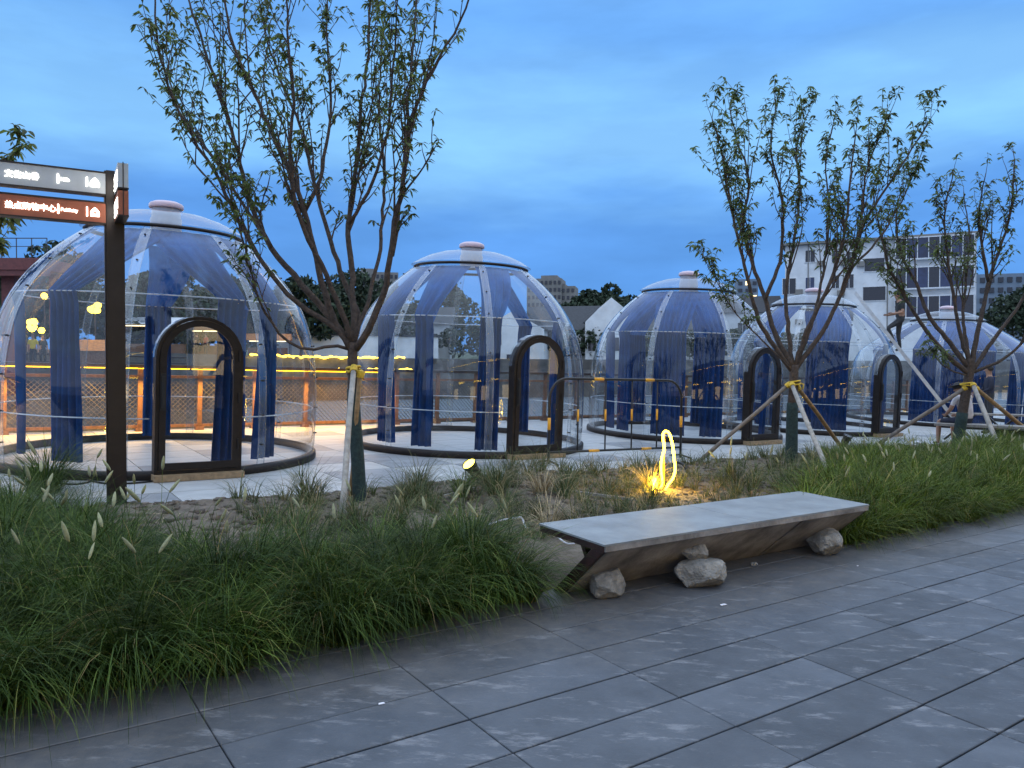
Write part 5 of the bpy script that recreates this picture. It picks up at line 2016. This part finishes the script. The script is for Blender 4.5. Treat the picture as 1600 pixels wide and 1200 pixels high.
# seated man, seen from behind, on the plank bench
sb = P(16.78, 7.45)
person('man in pale grey t-shirt and navy shorts seated on the plank bench, seen from behind', T(sb + Vector((-.05, 0, .0)), Matrix.Rotation(math.radians(108), 4, 'Z')),
       dict(pelvis=(0, 0, .58), belly=(.02, 0, .72), chest=(.07, 0, .95), neck=(.14, 0, 1.10), chin=(.20, 0, 1.16), head=(.23, 0, 1.23), crown=(.23, 0, 1.29),
            lsh=(.09, .18, 1.06), rsh=(.09, -.18, 1.06), lel=(.16, .25, .80), rel=(.16, -.25, .80), lwr=(.36, .16, .68), rwr=(.36, -.16, .68), lha=(.42, .13, .65), rha=(.42, -.13, .65),
            lhip=(.05, .10, .56), rhip=(.05, -.10, .56), lkn=(.46, .24, .54), rkn=(.46, -.14, .54), lan=(.42, .30, .09), ran=(.44, -.14, .09), lto=(.56, .34, .04), rto=(.58, -.15, .04)),
       dict(skin=M_SKIN, top=M_TWHITE, bottom=M_SHORTS, shoe=M_SHOE, short=True, shorts=True), cap=True)
# standing person beyond the bench
ps = P(*on_ground(1545, 678))
person('person in dark navy jacket standing behind the seated man', T(ps, Matrix.Rotation(math.radians(165), 4, 'Z')),
       dict(lel=(.05, .24, 1.15), rel=(.05, -.24, 1.15), lwr=(.24, .12, 1.05), rwr=(.24, -.12, 1.05), lha=(.30, .08, 1.05), rha=(.30, -.08, 1.05)),
       dict(skin=M_SKIN, top=M_NAVY, bottom=M_TROUS, shoe=M_SHOE))
# people on the far left bank
for (x, d, yaw, top, bot, lab) in [(52, 38.5, -1.3, M_YELT, M_TROUS, 'distant person in a yellow shirt on the far left bank'),
                                   (67, 39.5, -.6, M_TBLACK, M_TROUS, 'distant person in black next to the yellow shirted one'),
                                   (38, 39.5, 2.2, M_NAVY, M_SHORTS, 'distant person in navy at the far left of the bank'),
                                   (232, 58, 2.0, M_TWHITE, M_TROUS, 'distant person in a pale shirt seen right of the signpost'),
                                   (308, 60, 2.8, M_TBLACK, M_TBLACK, 'distant person in black seen through the arched door'),
                                   (322, 60.5, -2.0, M_REDT, M_TROUS, 'distant person in a red shirt seen through the arched door')]:
    p = at(x, 579, d)
    zz = 1.7 if d < 42 else 2.75
    person(lab, T((p.x, d, zz), Matrix.Rotation(yaw, 4, 'Z')), {}, dict(skin=M_SKIN, top=top, bottom=bot, shoe=M_SHOE, short=True), fingers=False)


# ------------------------------------------------------------------ lights and stalls on the far left bank
def lantern(label, x, y, d, r, n):
    p = at(x, y, d)
    root = thing('lantern_cluster', label, 'lantern', T(p), 'yellow lanterns on the far left bank')
    for k in range(n):
        m_ = MB()
        c = Vector((random.uniform(-1, 1) * r, random.uniform(-1, 1) * r, random.uniform(-.6, .6) * r))
        q0 = .16
        m_.lathe([(.002, -q0), (q0 * .7, -q0 * .75), (q0, 0), (q0 * .7, q0 * .75), (.002, q0)], 10, M=T(c))
        m_.build('lamp', M_LEDY, root, True)
    m_ = MB(); m_.tube([(0, 0, r), (0, .1, -p.z + 1.7)], .035, 5); m_.build('stem', M_RAILT, root)


lantern('yellow lantern cluster above the yellow shirted person', 50, 509, 39, .38, 9)
lantern('yellow lantern pair at the left of the lantern row', 22, 500, 39, .16, 3)
lantern('single yellow lantern high in the nearest dome view', 69, 463, 41, .10, 2)
lantern('lantern group between the left curtain and the signpost', 148, 481, 41, .30, 7)


def stall(label, x, d, w, m, lit=False, z=1.75, h=2.3):
    p = at(x, 579, d)
    root = thing('market_stall', label, 'stall', T((p.x, d, z), Matrix.Rotation(.2, 4, 'Z')), 'stalls on the far bank')
    m_ = MB()
    m_.prism([(-w / 2, -1, h), (-w / 2, 1, h), (-w / 2, 0, h + .6)], (w, 0, 0)); m_.build('canopy', m, root)
    for sx in (-1, 1):
        for sy in (-1, 1):
            q = MB(); q.tube([(sx * w * .47, sy * .9, 0), (sx * w * .47, sy * .9, h)], .04, 5); q.build('leg', M_RAILT, root)
    m_ = MB(); m_.box((0, -.6, .45), (w * .85, .6, .9)); m_.build('counter', M_RAILW, root)
    if lit:
        m_ = MB(); m_.tube([(-w * .4, -.5, h - .1), (w * .4, -.5, h - .1)], .04, 5); m_.build('lamp', M_WIN, root)


M_ORANGE = mat('orange_canvas', (.50, .17, .03), .8, var=.2)
M_CANV = mat('white_canvas', (.66, .66, .66), .8, var=.08)
stall('orange stall left of the signpost on the far bank', 152, 40, 1.8, M_ORANGE, True, 1.7, .9)
stall('white canopy stall right of the signpost on the far bank', 245, 60, 5.2, M_CANV, True, 2.75, 2.4)
stall('brown stall seen through the arched door', 335, 64, 4.0, M_RAILW, True, 2.75, 2.2)
stall('red stall near the first light line', 420, 70, 4.0, M_ORANGE, True, 2.75, 1.6)

# ------------------------------------------------------------------ shop house behind the camera (seen mirrored in the domes)
sh = thing('shop_house', 'dark tiled shop house with lit windows mirrored in the domes', 'building', T(P(8, -11.5), MZ))
m_ = MB(); m_.box((0, -4, 3.9), (46, 8, 8.2)); m_.build('wall', M_WALLG, sh)
m_ = MB(); m_.prism([(-24.5, 1.6, 8.0), (-24.5, -9.6, 8.0), (-24.5, -4, 11.6)], (49, 0, 0)); m_.build('roof', M_ROOF, sh)
for k in range(11):
    x = -21 + k * 4.2
    w_ = MB(); w_.box((x, .03, 1.5), (2.6, .08, 2.5)); f_ = w_.build('window', M_BROWN, sh)
    w_ = MB(); w_.box((x, .085, 1.5), (2.3, .03, 2.2)); w_.build('pane', M_WIN if k % 3 != 1 else M_PANE, f_)
m_ = MB(); m_.tube([(-23, 1.45, 7.9), (23, 1.45, 7.9)], .05, 5); m_.build('eave_light', M_LEDY, sh)
for k in range(6):
    m_ = MB(); m_.box((-18 + k * 7.1, .35, 3.5), (3.4, .12, .7)); b_ = m_.build('sign_board', M_BROWN, sh)
    m_ = MB()
    for j in range(6):
        m_.box((-18 + k * 7.1 - 1.25 + j * .5, .43, 3.5), (.28, .04, .36))
    m_.build('lit_lettering', M_LEDY, b_)
